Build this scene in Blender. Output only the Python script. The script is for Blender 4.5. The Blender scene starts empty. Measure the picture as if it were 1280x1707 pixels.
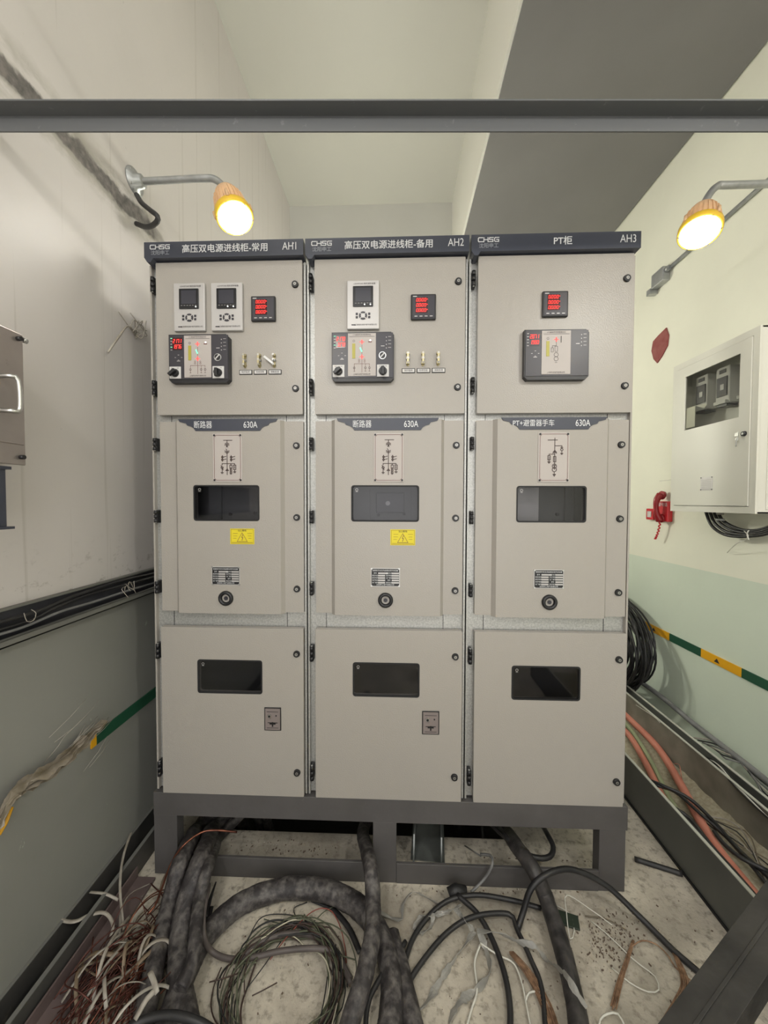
import bpy, bmesh, math, random
from mathutils import Vector, Matrix, noise as mnoise

# ------------------------------------------------------------------ camera, world, exposure
SC = bpy.context.scene
COL = SC.collection
FPX, CAM = 614.5, Vector((0.0448, -1.4905, 1.5918))
YAW, PITCH, ROLL = 0.0356, -0.028, 0.0027
FW = Vector((-math.sin(YAW)*math.cos(PITCH), math.cos(YAW)*math.cos(PITCH), math.sin(PITCH)))
_r = Vector((math.cos(YAW), math.sin(YAW), 0)); _u = _r.cross(FW)
RT = _r*math.cos(ROLL) + _u*math.sin(ROLL); UP = -_r*math.sin(ROLL) + _u*math.cos(ROLL)
cam = bpy.data.objects.new('camera', bpy.data.cameras.new('camera')); COL.objects.link(cam)
cam.matrix_world = Matrix((( RT.x, UP.x, -FW.x, CAM.x), (RT.y, UP.y, -FW.y, CAM.y), (RT.z, UP.z, -FW.z, CAM.z), (0, 0, 0, 1)))
cam.data.sensor_fit = 'VERTICAL'; cam.data.sensor_height = 36; cam.data.lens = FPX*36/1707
cam.data.clip_start = 0.02
SC.camera = cam
SC.view_settings.view_transform = 'Standard'; SC.view_settings.look = 'None'
SC.view_settings.gamma = 1; SC.view_settings.use_curve_mapping = False
SC.view_settings.exposure = 0.8
LAMP_FRONT, LAMP_BACK, FILL_HIGH, FILL_REAR, WORLD = 42.0, 100.0, 24.0, 100.0, 1.5     # luminance of the wall lamps and the two added fill globes, light of the hall beyond
w = bpy.data.worlds.new('hall'); SC.world = w; w.use_nodes = True
w.node_tree.nodes['Background'].inputs[0].default_value = (1.0, 0.98, 0.955, 1)
w.node_tree.nodes['Background'].inputs[1].default_value = WORLD
SC.cycles.use_denoising = True
SC.cycles.max_bounces = 8
SC.cycles.sample_clamp_indirect = 6
random.seed(7)

# ------------------------------------------------------------------ measured rays -> places in the room
def ray(px, py): return FW*FPX + RT*(px-640) + UP*(853.5-py)
def on(axis, v, px, py):
    d = ray(px, py); return CAM + d*((v-CAM[axis])/d[axis])
def onx(v, px, py): return on(0, v, px, py)
def ony(v, px, py): return on(1, v, px, py)
def onz(v, px, py): return on(2, v, px, py)

# ------------------------------------------------------------------ materials
MATS = {}
def mat(name, col, rough=0.5, metal=0.0, emit=None, bump=0.0, bscale=400, vary=None, vscale=8, dirt=None, spec=0.5, coords='Object', stretch=None):
    """col base colour, vary second colour mixed by noise, dirt = (colour, scale, low, high)"""
    if name in MATS: return MATS[name]
    m = bpy.data.materials.new(name); m.use_nodes = True; MATS[name] = m
    N, L = m.node_tree.nodes, m.node_tree.links
    b = N['Principled BSDF']
    b.inputs['Base Color'].default_value = (*col, 1); b.inputs['Roughness'].default_value = rough
    b.inputs['Metallic'].default_value = metal; b.inputs['Specular IOR Level'].default_value = spec
    if emit:
        b.inputs['Emission Color'].default_value = (*emit[0], 1); b.inputs['Emission Strength'].default_value = emit[1]
    tc = N.new('ShaderNodeTexCoord'); vec = tc.outputs[coords]
    if stretch:
        mp = N.new('ShaderNodeMapping'); mp.inputs['Scale'].default_value = stretch
        L.new(vec, mp.inputs[0]); vec = mp.outputs[0]
    cur = None
    if vary:
        n = N.new('ShaderNodeTexNoise'); n.inputs['Scale'].default_value = vscale; n.inputs['Detail'].default_value = 6
        L.new(vec, n.inputs['Vector'])
        r = N.new('ShaderNodeMapRange'); r.inputs[1].default_value = .35; r.inputs[2].default_value = .65
        L.new(n.outputs[0], r.inputs[0])
        x = N.new('ShaderNodeMix'); x.data_type = 'RGBA'; x.inputs[6].default_value = (*col, 1); x.inputs[7].default_value = (*vary, 1)
        L.new(r.outputs[0], x.inputs[0]); cur = x.outputs[2]
    if dirt:
        n = N.new('ShaderNodeTexNoise'); n.inputs['Scale'].default_value = dirt[1]; n.inputs['Detail'].default_value = 8
        n.inputs['Roughness'].default_value = .65
        L.new(tc.outputs[coords], n.inputs['Vector'])
        r = N.new('ShaderNodeMapRange'); r.inputs[1].default_value = dirt[2]; r.inputs[2].default_value = dirt[3]
        L.new(n.outputs[0], r.inputs[0])
        x = N.new('ShaderNodeMix'); x.data_type = 'RGBA'; x.inputs[7].default_value = (*dirt[0], 1)
        if cur: L.new(cur, x.inputs[6])
        else: x.inputs[6].default_value = (*col, 1)
        L.new(r.outputs[0], x.inputs[0]); cur = x.outputs[2]
    if cur: L.new(cur, b.inputs['Base Color'])
    if bump:
        n = N.new('ShaderNodeTexNoise'); n.inputs['Scale'].default_value = bscale; n.inputs['Detail'].default_value = 3
        L.new(tc.outputs[coords], n.inputs['Vector'])
        bp = N.new('ShaderNodeBump'); bp.inputs['Strength'].default_value = bump; bp.inputs['Distance'].default_value = .002
        L.new(n.outputs[0], bp.inputs['Height']); L.new(bp.outputs[0], b.inputs['Normal'])
    return m

PAINT = mat('beige_enamel', (.365, .342, .310), .26, bump=.38, bscale=230, vary=(.37, .345, .31), vscale=3)
GALV = mat('spangled_zinc', (.50, .50, .48), .42, .55, vary=(.36, .36, .345), vscale=160, bump=.15, bscale=300)
NAVY = mat('navy_enamel', (.045, .050, .070), .32, bump=.2, bscale=500)
BLACK = mat('black_plastic', (.012, .012, .014), .38)
DKGREY = mat('dark_grey_plastic', (.035, .033, .042), .35)
GASKET = mat('rubber_gasket', (.008, .008, .009), .6)
INNER = mat('inner_sheet', (.13, .13, .128), .5, vary=(.10, .10, .10), vscale=5)
SHADE_SHEET = mat('painted_interior_shade', (.02, .02, .022), .8)
CHROME = mat('chrome', (.55, .55, .54), .3, 1.0)
LOCKM = mat('lock_insert', (.38, .37, .35), .35, .8)
WHITE = mat('white_plastic', (.62, .61, .60), .4)
SILVER = mat('silver_plate', (.50, .485, .475), .38, .25)
LCD = mat('lcd_glass', (.05, .05, .062), .15)
SCREENB = mat('screen_bezel', (.018, .018, .02), .2)
PRINT = mat('black_print', (.03, .025, .03), .6)
LINE_R = mat('red_brown_print', (.16, .06, .055), .6)
LINE_D = mat('dark_brown_print', (.045, .025, .022), .6)
LITR = mat('red_segments', (.6, .02, .02), .5, emit=((1, .04, .03), 1.5))
UNLIT = mat('smoked_red_window', (.045, .004, .005), .2)
LED_R = mat('red_diode', (.6, .05, .05), .5, emit=((1, .08, .07), .9))
LED_W = mat('white_diode', (.8, .8, .8), .5, emit=((1, 1, .95), 1.2))
LED_G = mat('green_diode', (.1, .6, .3), .5, emit=((.25, 1, .6), .6))
YELLOW = mat('yellow_label', (.72, .60, .02), .5)
OLIVE = mat('olive_window', (.40, .36, .05), .4)
BRASS = mat('brass', (.50, .44, .26), .3, .9)
LETTER = mat('white_letter', (.72, .73, .74), .5)
PINKISH = mat('plate_ivory', (.46, .42, .395), .45)
FRAMEG = mat('grey_frame_paint', (.100, .094, .093), .5, bump=.3, bscale=60, vary=(.082, .077, .076), vscale=6, dirt=((.16, .15, .135), 30, .66, .8))

# ------------------------------------------------------------------ mesh building
class MB:
    def __init__(s): s.bm = bmesh.new(); s.mats = []
    def mi(s, m):
        if m not in s.mats: s.mats.append(m)
        return s.mats.index(m)
    def face(s, pts, m, smooth=False):
        f = s.bm.faces.new([s.bm.verts.new(p) for p in pts]); f.material_index = s.mi(m); f.smooth = smooth; return f
    def box(s, a, b, m, bevel=0.0, M=None):
        x0, y0, z0 = (min(a[i], b[i]) for i in range(3)); x1, y1, z1 = (max(a[i], b[i]) for i in range(3))
        P = [Vector(p) for p in ((x0,y0,z0),(x1,y0,z0),(x1,y1,z0),(x0,y1,z0),(x0,y0,z1),(x1,y0,z1),(x1,y1,z1),(x0,y1,z1))]
        if M: P = [M @ p for p in P]
        v = [s.bm.verts.new(p) for p in P]; k = s.mi(m); fs = []
        for q in ((0,3,2,1),(4,5,6,7),(0,1,5,4),(1,2,6,5),(2,3,7,6),(3,0,4,7)):
            f = s.bm.faces.new([v[i] for i in q]); f.material_index = k; fs.append(f)
        if bevel:
            ed = list({e for f in fs for e in f.edges})
            r = bmesh.ops.bevel(s.bm, geom=ed, offset=bevel, segments=2, affect='EDGES', profile=.5, clamp_overlap=True)
            for f in r['faces']: f.material_index = k
        return s
    def cyl(s, c, axis, r, h, m, n=20, r2=None, smooth=True, caps=True):
        """from c along axis for h"""
        a = Vector(axis).normalized(); t = a.orthogonal().normalized(); b = a.cross(t); c = Vector(c)
        r2 = r if r2 is None else r2; k = s.mi(m)
        A = [s.bm.verts.new(c + (t*math.cos(2*math.pi*i/n) + b*math.sin(2*math.pi*i/n))*r) for i in range(n)]
        B = [s.bm.verts.new(c + a*h + (t*math.cos(2*math.pi*i/n) + b*math.sin(2*math.pi*i/n))*r2) for i in range(n)]
        for i in range(n):
            f = s.bm.faces.new((A[i], A[(i+1)%n], B[(i+1)%n], B[i])); f.material_index = k; f.smooth = smooth
        if caps:
            s.bm.faces.new(A[::-1]).material_index = k; s.bm.faces.new(B).material_index = k
        return s
    def lathe(s, c, axis, prof, m, n=32, smooth=True):
        """prof = [(radius, distance along axis, material or None)]"""
        a = Vector(axis).normalized(); t = a.orthogonal().normalized(); b = a.cross(t); c = Vector(c); prev = None
        for p in prof:
            r, h = p[0], p[1]
            ring = [s.bm.verts.new(c + a*h + (t*math.cos(2*math.pi*i/n) + b*math.sin(2*math.pi*i/n))*max(r, 1e-5)) for i in range(n)]
            if prev:
                k = s.mi(p[2] if len(p) > 2 and p[2] else m)
                for i in range(n):
                    f = s.bm.faces.new((prev[i], prev[(i+1)%n], ring[(i+1)%n], ring[i])); f.material_index = k; f.smooth = smooth
            prev = ring
        return s
    def prism(s, outer, y0, y1, m, holes=(), T=None):
        """outline in (x,z), thickness y0..y1 ; holes = list of outlines"""
        T = T or (lambda x, y, z: Vector((x, y, z))); k = s.mi(m)
        loops = [outer] + list(holes)
        for y in (y0, y1):
            es = []
            for lp in loops:
                vs = [s.bm.verts.new(T(x, y, z)) for x, z in lp]
                for i in range(len(vs)): es.append(s.bm.edges.new((vs[i], vs[(i+1) % len(vs)])))
            r = bmesh.ops.triangle_fill(s.bm, use_beauty=True, use_dissolve=True, edges=es)
            for g in r['geom']:
                if isinstance(g, bmesh.types.BMFace): g.material_index = k
        for lp in loops:
            for i in range(len(lp)):
                (xa, za), (xb, zb) = lp[i], lp[(i+1) % len(lp)]
                s.face((T(xa,y0,za), T(xb,y0,zb), T(xb,y1,zb), T(xa,y1,za)), m)
        return s
    def tube(s, pts, r, m, n=8, smooth=True, flat=1.0, taper=None, twist=0.0, wob=0.0):
        pts = [Vector(p) for p in pts]; k = s.mi(m); prev = None; t0 = (pts[1]-pts[0]).normalized(); nrm = t0.orthogonal().normalized()
        if abs(t0.z) < .9: nrm = (Vector((0,0,1)) - t0*t0.z).normalized()
        N = len(pts)
        for j, p in enumerate(pts):
            t = (pts[min(j+1, N-1)] - pts[max(j-1, 0)]).normalized()
            nrm = (nrm - t*nrm.dot(t)).normalized(); b = t.cross(nrm)
            rr = r(j/(N-1)) if callable(r) else r
            if taper and (j == 0 or j == N-1): rr *= taper
            a0 = twist*j/(N-1); ca, sa = math.cos(a0), math.sin(a0)
            n1 = nrm*ca + b*sa; b1 = b*ca - nrm*sa
            ring = []
            for i in range(n):
                o_ = (n1*math.cos(2*math.pi*i/n)*flat + b1*math.sin(2*math.pi*i/n))*rr
                if wob: o_ = o_*(1 + .10*mnoise.noise((p*.35 + o_*1.6)*55) + .05*mnoise.noise((p + o_)*130))
                ring.append(s.bm.verts.new(p + o_))
            if prev:
                for i in range(n):
                    f = s.bm.faces.new((prev[i], prev[(i+1)%n], ring[(i+1)%n], ring[i])); f.material_index = k; f.smooth = smooth
            else: s.bm.faces.new(ring[::-1]).material_index = k
            prev = ring
        s.bm.faces.new(prev).material_index = k
        return s
    def line(s, pts, wd, y, m, closed=False, h=.0004):
        """thin printed stroke on a facing panel: pts in (x,z)"""
        n = len(pts)
        for i in range(n if closed else n-1):
            (xa, za), (xb, zb) = pts[i], pts[(i+1) % n]
            d = Vector((xb-xa, zb-za)); l = d.length
            if l < 1e-6: continue
            d /= l; o = Vector((-d.y, d.x))*wd/2; e = d*wd/2
            q = [(xa-e.x+o.x, za-e.y+o.y), (xb+e.x+o.x, zb+e.y+o.y), (xb+e.x-o.x, zb+e.y-o.y), (xa-e.x-o.x, za-e.y-o.y)]
            s.face([(x, y-h*(1+.15*(i % 5)), z) for x, z in q], m)
        return s
    def circ(s, x, z, r, wd, y, m, n=14): return s.line([(x+r*math.cos(2*math.pi*i/n), z+r*math.sin(2*math.pi*i/n)) for i in range(n)], wd, y, m, True)
    def text(s, body, x, z, y, size, m, sx=1.0, align='CENTER', T=None, bold=0.0):
        cu = bpy.data.curves.new('t', 'FONT'); cu.body = body; cu.size = size; cu.align_x = align; cu.align_y = 'CENTER'; cu.offset = bold
        o = bpy.data.objects.new('t', cu); COL.objects.link(o)
        bpy.context.view_layer.update()
        me = o.evaluated_get(bpy.context.evaluated_depsgraph_get()).to_mesh(); k = s.mi(m)
        T = T or (lambda X, Z: Vector((x+X*sx, y, z+Z)))
        vs = [s.bm.verts.new(T(v.co.x, v.co.y)) for v in me.vertices]
        for p in me.polygons:
            try: f = s.bm.faces.new([vs[i] for i in p.vertices]); f.material_index = k
            except ValueError: pass
        o.to_mesh_clear(); bpy.data.objects.remove(o); bpy.data.curves.remove(cu)
        return s
    def build(s, name, parent=None, bevel=0.0, shade=False):
        me = bpy.data.meshes.new(name)
        bmesh.ops.recalc_face_normals(s.bm, faces=[f for f in s.bm.faces]) if not getattr(s, 'keep', False) else None
        s.bm.to_mesh(me); s.bm.free()
        for m in s.mats: me.materials.append(m)
        o = bpy.data.objects.new(name, me); COL.objects.link(o)
        if parent: o.parent = parent
        if bevel:
            md = o.modifiers.new('bevel', 'BEVEL'); md.width = bevel; md.segments = 2; md.limit_method = 'ANGLE'; md.angle_limit = math.radians(50)
        return o

def tag(o, label=None, cat=None, group=None, kind=None):
    if label: o['label'] = label
    if cat: o['category'] = cat
    if group: o['group'] = group
    if kind: o['kind'] = kind
    return o
def empty(name, loc, label, cat, group=None):
    o = bpy.data.objects.new(name, None); COL.objects.link(o); o.location = loc; o.empty_display_size = .05
    return tag(o, label, cat, group)
def lab(o, text): o['label'] = text; return o
def rrect(x0, z0, x1, z1, r, n=4):
    out = []
    for cx, cz, a in ((x1-r, z0+r, -90), (x1-r, z1-r, 0), (x0+r, z1-r, 90), (x0+r, z0+r, 180)):
        for i in range(n+1):
            t = math.radians(a + 90*i/n); out.append((cx+r*math.cos(t), cz+r*math.sin(t)))
    return out
def spline(P, step=.012):
    P = [Vector(p) for p in P]; out = []
    for i in range(len(P)-1):
        p0 = P[i-1] if i else P[0]*2-P[1]; p1 = P[i]; p2 = P[i+1]; p3 = P[i+2] if i+2 < len(P) else P[-1]*2-P[-2]
        n = max(2, int((p2-p1).length/step))
        for k in range(n):
            t = k/n
            out.append(.5*((2*p1) + (p2-p0)*t + (2*p0-5*p1+4*p2-p3)*t*t + (3*p1-p0-3*p2+p3)*t**3))
    out.append(P[-1]); return out

# ------------------------------------------------------------------ room shell
XL, XR, YB, YF, ZC, ZB = -1.145, 1.975, 2.60, -4.6, 4.82, 4.0
def wall_mat(name, up, low, split, streak=None, crack=None, chips=.0, greenish=None):
    m = bpy.data.materials.new(name); m.use_nodes = True; N, L = m.node_tree.nodes, m.node_tree.links
    b = N['Principled BSDF']; tc = N.new('ShaderNodeTexCoord'); sep = N.new('ShaderNodeSeparateXYZ'); L.new(tc.outputs['Object'], sep.inputs[0])
    def noise(scale, stretch=(1,1,1), detail=6, rough=.6):
        mp = N.new('ShaderNodeMapping'); mp.inputs['Scale'].default_value = stretch; L.new(tc.outputs['Object'], mp.inputs[0])
        n = N.new('ShaderNodeTexNoise'); n.inputs['Scale'].default_value = scale; n.inputs['Detail'].default_value = detail; n.inputs['Roughness'].default_value = rough
        L.new(mp.outputs[0], n.inputs['Vector']); return n.outputs[0]
    def rng(v, a, c, lo=0, hi=1):
        r = N.new('ShaderNodeMapRange'); r.inputs[1].default_value = a; r.inputs[2].default_value = c; r.inputs[3].default_value = lo; r.inputs[4].default_value = hi
        L.new(v, r.inputs[0]); return r.outputs[0]
    def mth(op, a, c):
        x = N.new('ShaderNodeMath'); x.operation = op
        for i, v in enumerate((a, c)):
            if isinstance(v, (int, float)): x.inputs[i].default_value = v
            else: L.new(v, x.inputs[i])
        return x.outputs[0]
    def mix(f, a, c):
        x = N.new('ShaderNodeMix'); x.data_type = 'RGBA'
        if isinstance(f, float): x.inputs[0].default_value = f
        else: L.new(f, x.inputs[0])
        for i, v in ((6, a), (7, c)):
            if isinstance(v, tuple): x.inputs[i].default_value = (*v, 1)
            else: L.new(v, x.inputs[i])
        return x.outputs[2]
    Z = sep.outputs[2]; Y = sep.outputs[1]
    above = rng(Z, split-.001, split+.001)
    cur = mix(above, low, up)
    cur = mix(rng(noise(1.3), .35, .7, 0, .12), cur, (.35, .34, .31))
    if streak:
        st = mth('MULTIPLY', rng(noise(9, (1, 3.2, .05), 4), .62, .70, 0, .35), above)
        cur = mix(st, cur, (.38, .35, .31))
        st = mth('MULTIPLY', rng(noise(70, (1, 1, .35), 3), .70, .76, 0, .55), rng(noise(2.2), .5, .62))
        cur = mix(st, cur, (.22, .20, .18))
        # scuffed plaster edge right above the tray
        e = mth('MULTIPLY', rng(Z, split+.30, split+.08), rng(noise(14, (1, 1, 1.6), 8, .75), .56, .64, 0, .75))
        cur = mix(mth('MULTIPLY', e, above), cur, (.27, .25, .22))
    if crack:
        zc, wd = crack
        wob = mth('ADD', Z, rng(noise(6, (1, 1, 1), 5, .6), 0, 1, -.07, .07))
        d = mth('ABSOLUTE', mth('SUBTRACT', wob, zc), 0)
        halo = mth('MULTIPLY', rng(d, wd*2.2, wd*.7), rng(noise(12, (1, .5, 1), 5), .40, .56))
        core = rng(d, wd*.62, wd*.40)
        fade = rng(Y, .42, .30)
        cur = mix(mth('MULTIPLY', halo, fade), cur, (.40, .38, .34))
        cur = mix(mth('MULTIPLY', mth('MULTIPLY', core, rng(noise(3, (1,1,1), 3), .30, .40)), fade), cur, mix(rng(noise(40), .35, .65), (.10, .095, .09), (.22, .20, .19)))
    if chips:
        ch = mth('MULTIPLY', rng(noise(26, (1, 1, .5), 4, .7), .70, .72), rng(noise(2.5), .48, .56))
        cur = mix(mth('MULTIPLY', ch, mth('SUBTRACT', 1.0, above)), cur, (.62, .66, .58))
        ch = mth('MULTIPLY', rng(noise(60, (1, 1, .6), 3, .7), .74, .76), rng(noise(3.5), .5, .56))
        cur = mix(mth('MULTIPLY', ch, .6), cur, (.20, .19, .17))
    L.new(cur, b.inputs['Base Color']); b.inputs['Roughness'].default_value = .42
    bp = N.new('ShaderNodeBump'); bp.inputs['Strength'].default_value = .25; bp.inputs['Distance'].default_value = .01
    L.new(noise(5, (1,1,1), 4), bp.inputs['Height']); L.new(bp.outputs[0], b.inputs['Normal'])
    return m
W_L = wall_mat('left_wall_paint', (.645, .61, .59), (.27, .272, .25), 1.17, streak=True, crack=(2.895, .062), chips=1)
W_R = wall_mat('right_wall_paint', (.86, .86, .73), (.69,.77,.65), 1.164, chips=1)
W_B = wall_mat('back_wall_paint', (.585, .58, .54), (.30, .33, .30), 1.164)
CEIL = mat('ceiling_paint', (.50, .495, .445), .5, vary=(.47, .465, .42), vscale=.8)
BEAMP = mat('beam_paint', (.72, .71, .645), .5)
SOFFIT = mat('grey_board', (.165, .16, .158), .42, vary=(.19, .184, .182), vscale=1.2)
FLOOR = mat('concrete_floor', (.74, .68, .57), .8, bump=1.0, bscale=90, vary=(.40, .365, .305), vscale=3.2, dirt=((.30, .265, .215), 38, .50, .66))
_N, _L = FLOOR.node_tree.nodes, FLOOR.node_tree.links
_b = _N['Principled BSDF']; _src = _b.inputs['Base Color'].links[0].from_socket
_tc = _N.new('ShaderNodeTexCoord'); _n = _N.new('ShaderNodeTexNoise'); _n.inputs['Scale'].default_value = 2.1; _n.inputs['Detail'].default_value = 9; _n.inputs['Roughness'].default_value = .7
_L.new(_tc.outputs['Object'], _n.inputs['Vector']); _r = _N.new('ShaderNodeMapRange'); _r.inputs[1].default_value = .50; _r.inputs[2].default_value = .62; _r.inputs[4].default_value = .55
_L.new(_n.outputs[0], _r.inputs[0]); _m = _N.new('ShaderNodeMix'); _m.data_type = 'RGBA'; _L.new(_r.outputs[0], _m.inputs[0]); _L.new(_src, _m.inputs[6]); _m.inputs[7].default_value = (.33, .29, .235, 1)
_L.new(_m.outputs[2], _b.inputs['Base Color'])

def shell(name, a, b, m):
    o = MB().box(a, b, m).build(name); o['kind'] = 'structure'; return o
TX0, TX1, TY0, TY1 = -.95, .60, .225, 1.15
m = MB()
for p_, q_ in (((XL-.2, YF, -.12), (XR+.2, TY0, 0)), ((XL-.2, TY1, -.12), (XR+.2, YB+.2, 0)), ((XL-.2, TY0, -.12), (TX0, TY1, 0)), ((TX1, TY0, -.12), (XR+.2, TY1, 0))): m.box(p_, q_, FLOOR)
PIT = mat('dark_trench_concrete', (.10, .095, .085), .9, bump=.6, bscale=30)
m.box((TX0-.05, TY0-.05, -.75), (TX1+.05, TY1+.05, -.70), PIT); m.box((TX0-.05, TY0-.05, -.75), (TX1+.05, TY0, -.12), PIT); m.box((TX0-.05, TY1, -.75), (TX1+.05, TY1+.05, -.12), PIT); m.box((TX0-.05, TY0, -.75), (TX0, TY1, -.12), PIT); m.box((TX1, TY0, -.75), (TX1+.05, TY1, -.12), PIT)
o = m.build('floor'); o['kind'] = 'structure'
shell('ceiling', (XL-.2, YF, ZC), (XR+.2, YB+.2, ZC+.12), CEIL)
shell('wall_left', (XL-.2, YF, -.12), (XL, YB+.2, ZC), W_L)
shell('wall_right', (XR, YF, -.12), (XR+.2, YB+.2, ZC), W_R)
shell('wall_back', (XL, YB, -.12), (XR, YB+.2, ZC), W_B)
mb = MB(); mb.box((.625, YF, ZB+.012), (XR, YB, ZC), BEAMP)
o = mb.build('trim_1'); o['kind'] = 'structure'
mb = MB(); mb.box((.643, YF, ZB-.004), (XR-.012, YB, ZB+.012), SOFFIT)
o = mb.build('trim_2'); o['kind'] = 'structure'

# ------------------------------------------------------------------ wall lamps, added fill globes
LENS_F = mat('lit_lens_front', (1, 1, 1), .5, emit=((1.0, .98, .90), LAMP_FRONT))
LENS_B = mat('lit_lens_rear', (1, 1, 1), .5, emit=((1.0, .975, .92), LAMP_BACK))
HOUSE = mat('peach_lamp_housing', (.78, .52, .30), .5, vary=(.70, .45, .26), vscale=20)
RING = mat('yellow_lamp_ring', (.85, .55, .04), .4)
PIPE = mat('galvanised_pipe', (.46, .47, .47), .38, .7, vary=(.36, .37, .37), vscale=25)
def wall_lamp(lens_pos, normal, plate_pos, side, R, lens_mat, label, conduit=False):
    """side +1: plate on the left wall and arm running to +x; -1: on the right wall"""
    n = Vector(normal).normalized(); c = Vector(lens_pos); base = Vector(plate_pos)
    t = empty('wall_lamp', base, label, 'lamp', 'round work lamps on bent wall arms')
    def loc(o): o.location = -base; return o
    top = c - n*R*1.75
    m = MB(); a = Vector((side, 0, 0))
    m.lathe(base, a, [(1e-4, 0), (.055, 0), (.055, .006), (.030, .016), (.027, .040), (.016, .046), (1e-4, .046)], PIPE, 28)
    for k in range(4):
        an = math.pi/4 + k*math.pi/2
        m.cyl(base + Vector((side*.005, math.cos(an)*.043, math.sin(an)*.043)), a, .006, .006, CHROME, 8)
    loc(m.build('wall_plate', t))
    m = MB(); bend = Vector((top.x - side*.055, base.y + (top.y-base.y)*.6, base.z-.006))
    pts = [base + a*.03, base + a*.15 + Vector((0, (bend.y-base.y)*.3, 0)), bend - a*.06 + Vector((0, 0, .005)), bend, top + (bend-top)*.45 + a*.012, top + n*.01]
    m.tube(spline(pts, .01), .0145, PIPE, 12); loc(m.build('arm', t))
    m = MB()
    m.lathe(top, n, [(1e-4, -.006), (R*.34, -.004), (R*.40, .0), (R*.62, R*.12), (R*.76, R*.6), (R*.86, R*1.5), (R*.3, R*1.58)], HOUSE, 36)
    tt = n.orthogonal().normalized(); bb = n.cross(tt)
    for k in range(26):
        an = 2*math.pi*k/26; d = tt*math.cos(an) + bb*math.sin(an); q = n.cross(d)*R*.022
        P0, P1 = top + n*R*.06, top + n*R*1.56
        pr = [P0 + d*R*.52, top + n*R*.5 + d*R*.80, P1 + d*R*.97, P1 + d*R*.80, P0 + d*R*.40]
        L1 = [p+q for p in pr]; L2 = [p-q for p in pr]
        m.face(L1, HOUSE); m.face(L2[::-1], HOUSE)
        for i in range(len(pr)): m.face((L1[i], L1[(i+1) % 5], L2[(i+1) % 5], L2[i]), HOUSE)
    for k in range(4):
        an = 2*math.pi*k/4+.6; d = tt*math.cos(an) + bb*math.sin(an)
        m.cyl(top + n*R*1.15 + d*R*.98, n, R*.08, R*.45, HOUSE, 10)
    loc(m.build('housing', t))
    m = MB()
    m.lathe(c, n, [(R*.84, -.022), (R, -.018), (R*1.0, .004), (R*.96, .008), (R*.84, .008), (R*.82, -.004)], RING, 40)
    for k in range(6):
        an = 2*math.pi*k/6+.3; d = tt*math.cos(an) + bb*math.sin(an)
        m.cyl(c + d*R*.90 + n*.006, n, R*.045, .006, CHROME, 8)
    loc(m.build('ring', t))
    m = MB()
    m.lathe(c, n, [(R*.84, -.002), (R*.80, .018), (R*.64, .034), (R*.34, .044), (1e-4, .047)], lens_mat, 36)
    loc(m.build('lens', t))
    return t
lamp_a = wall_lamp((-.668, .13, 2.832), (.36, -.20, -.91), (XL, .17, 3.03), 1, .080, LENS_F, 'lit round yellow-rimmed lamp on the left wall, above the leftmost cabinet')
lamp_b = wall_lamp((1.305, .13, 2.725), (-.32, -.30, -.90), (XR, .17, 2.945), -1, .076, LENS_F, 'lit round yellow-rimmed lamp reaching in from the right wall')
wall_lamp((1.55, -1.85, 3.00), (-.30, .25, -.92), (XR, -1.9, 3.15), -1, .115, LENS_B, 'lit round lamp on the right wall, behind the viewer')
wall_lamp((-.62, -2.20, 3.00), (.25, .30, -.92), (XL, -2.2, 3.15), 1, .11, LENS_B, 'lit round lamp on the left wall, behind the viewer')
R = empty('fill_globe', (-.70, -1.55, ZC), 'added white fill globe, unseen, hanging from the ceiling above the viewer', 'lamp')  # globe added out of view to brighten the ceiling and beam side
m = MB(); m.cyl((0, 0, 0), (0, 0, -1), .05, .02, PIPE, 20); m.cyl((0, 0, -.02), (0, 0, -1), .008, .42, PIPE, 10); m.build('pendant_rod', R)
m = MB(); m.lathe((0, 0, -.44), (0, 0, -1), [(.11*math.sin(math.pi*k/14), .11-.11*math.cos(math.pi*k/14)) for k in range(15)], mat('fill_globe_glow', (1, 1, 1), .5, emit=((1.0, .985, .93), FILL_HIGH)), 24); m.build('globe', R)
R = empty('rear_fill_globe', (-.35, YB, 2.35), 'added round fill globe on the back wall, hidden behind the cabinets', 'lamp')  # globe added behind the cabinets to brighten the back and right walls
m = MB(); m.cyl((0, 0, 0), (0, -1, 0), .07, .03, PIPE, 24); m.cyl((0, -.03, 0), (0, -1, 0), .02, .05, PIPE, 12); m.build('wall_plate', R)
m = MB(); m.lathe((0, -.08, 0), (0, -1, 0), [(.11*math.sin(math.pi*k/14), .11-.11*math.cos(math.pi*k/14)) for k in range(15)], mat('rear_fill_glow', (1, 1, 1), .5, emit=((1.0, .99, .86), FILL_REAR)), 24); m.build('globe', R)
RUBBER = mat('black_rubber', (.016, .016, .017), .5, bump=.3, bscale=120, vary=(.03, .028, .027), vscale=14)
m = MB()
P = [ony(.16, 228, 325), ony(.12, 236, 338), ony(.09, 250, 350), ony(.08, 262, 360), ony(.09, 262, 369), ony(.12, 252, 377), ony(.15, 241, 378), ony(.17, 231, 373)]
P[0].x = max(P[0].x, XL+.012); P[-1].x = XL+.008
m.tube(spline(P, .008), .0105, RUBBER, 10)
tag(m.build('flexible_conduit'), 'short black flexible hose curling below the left lamp bracket', 'hose')

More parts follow.
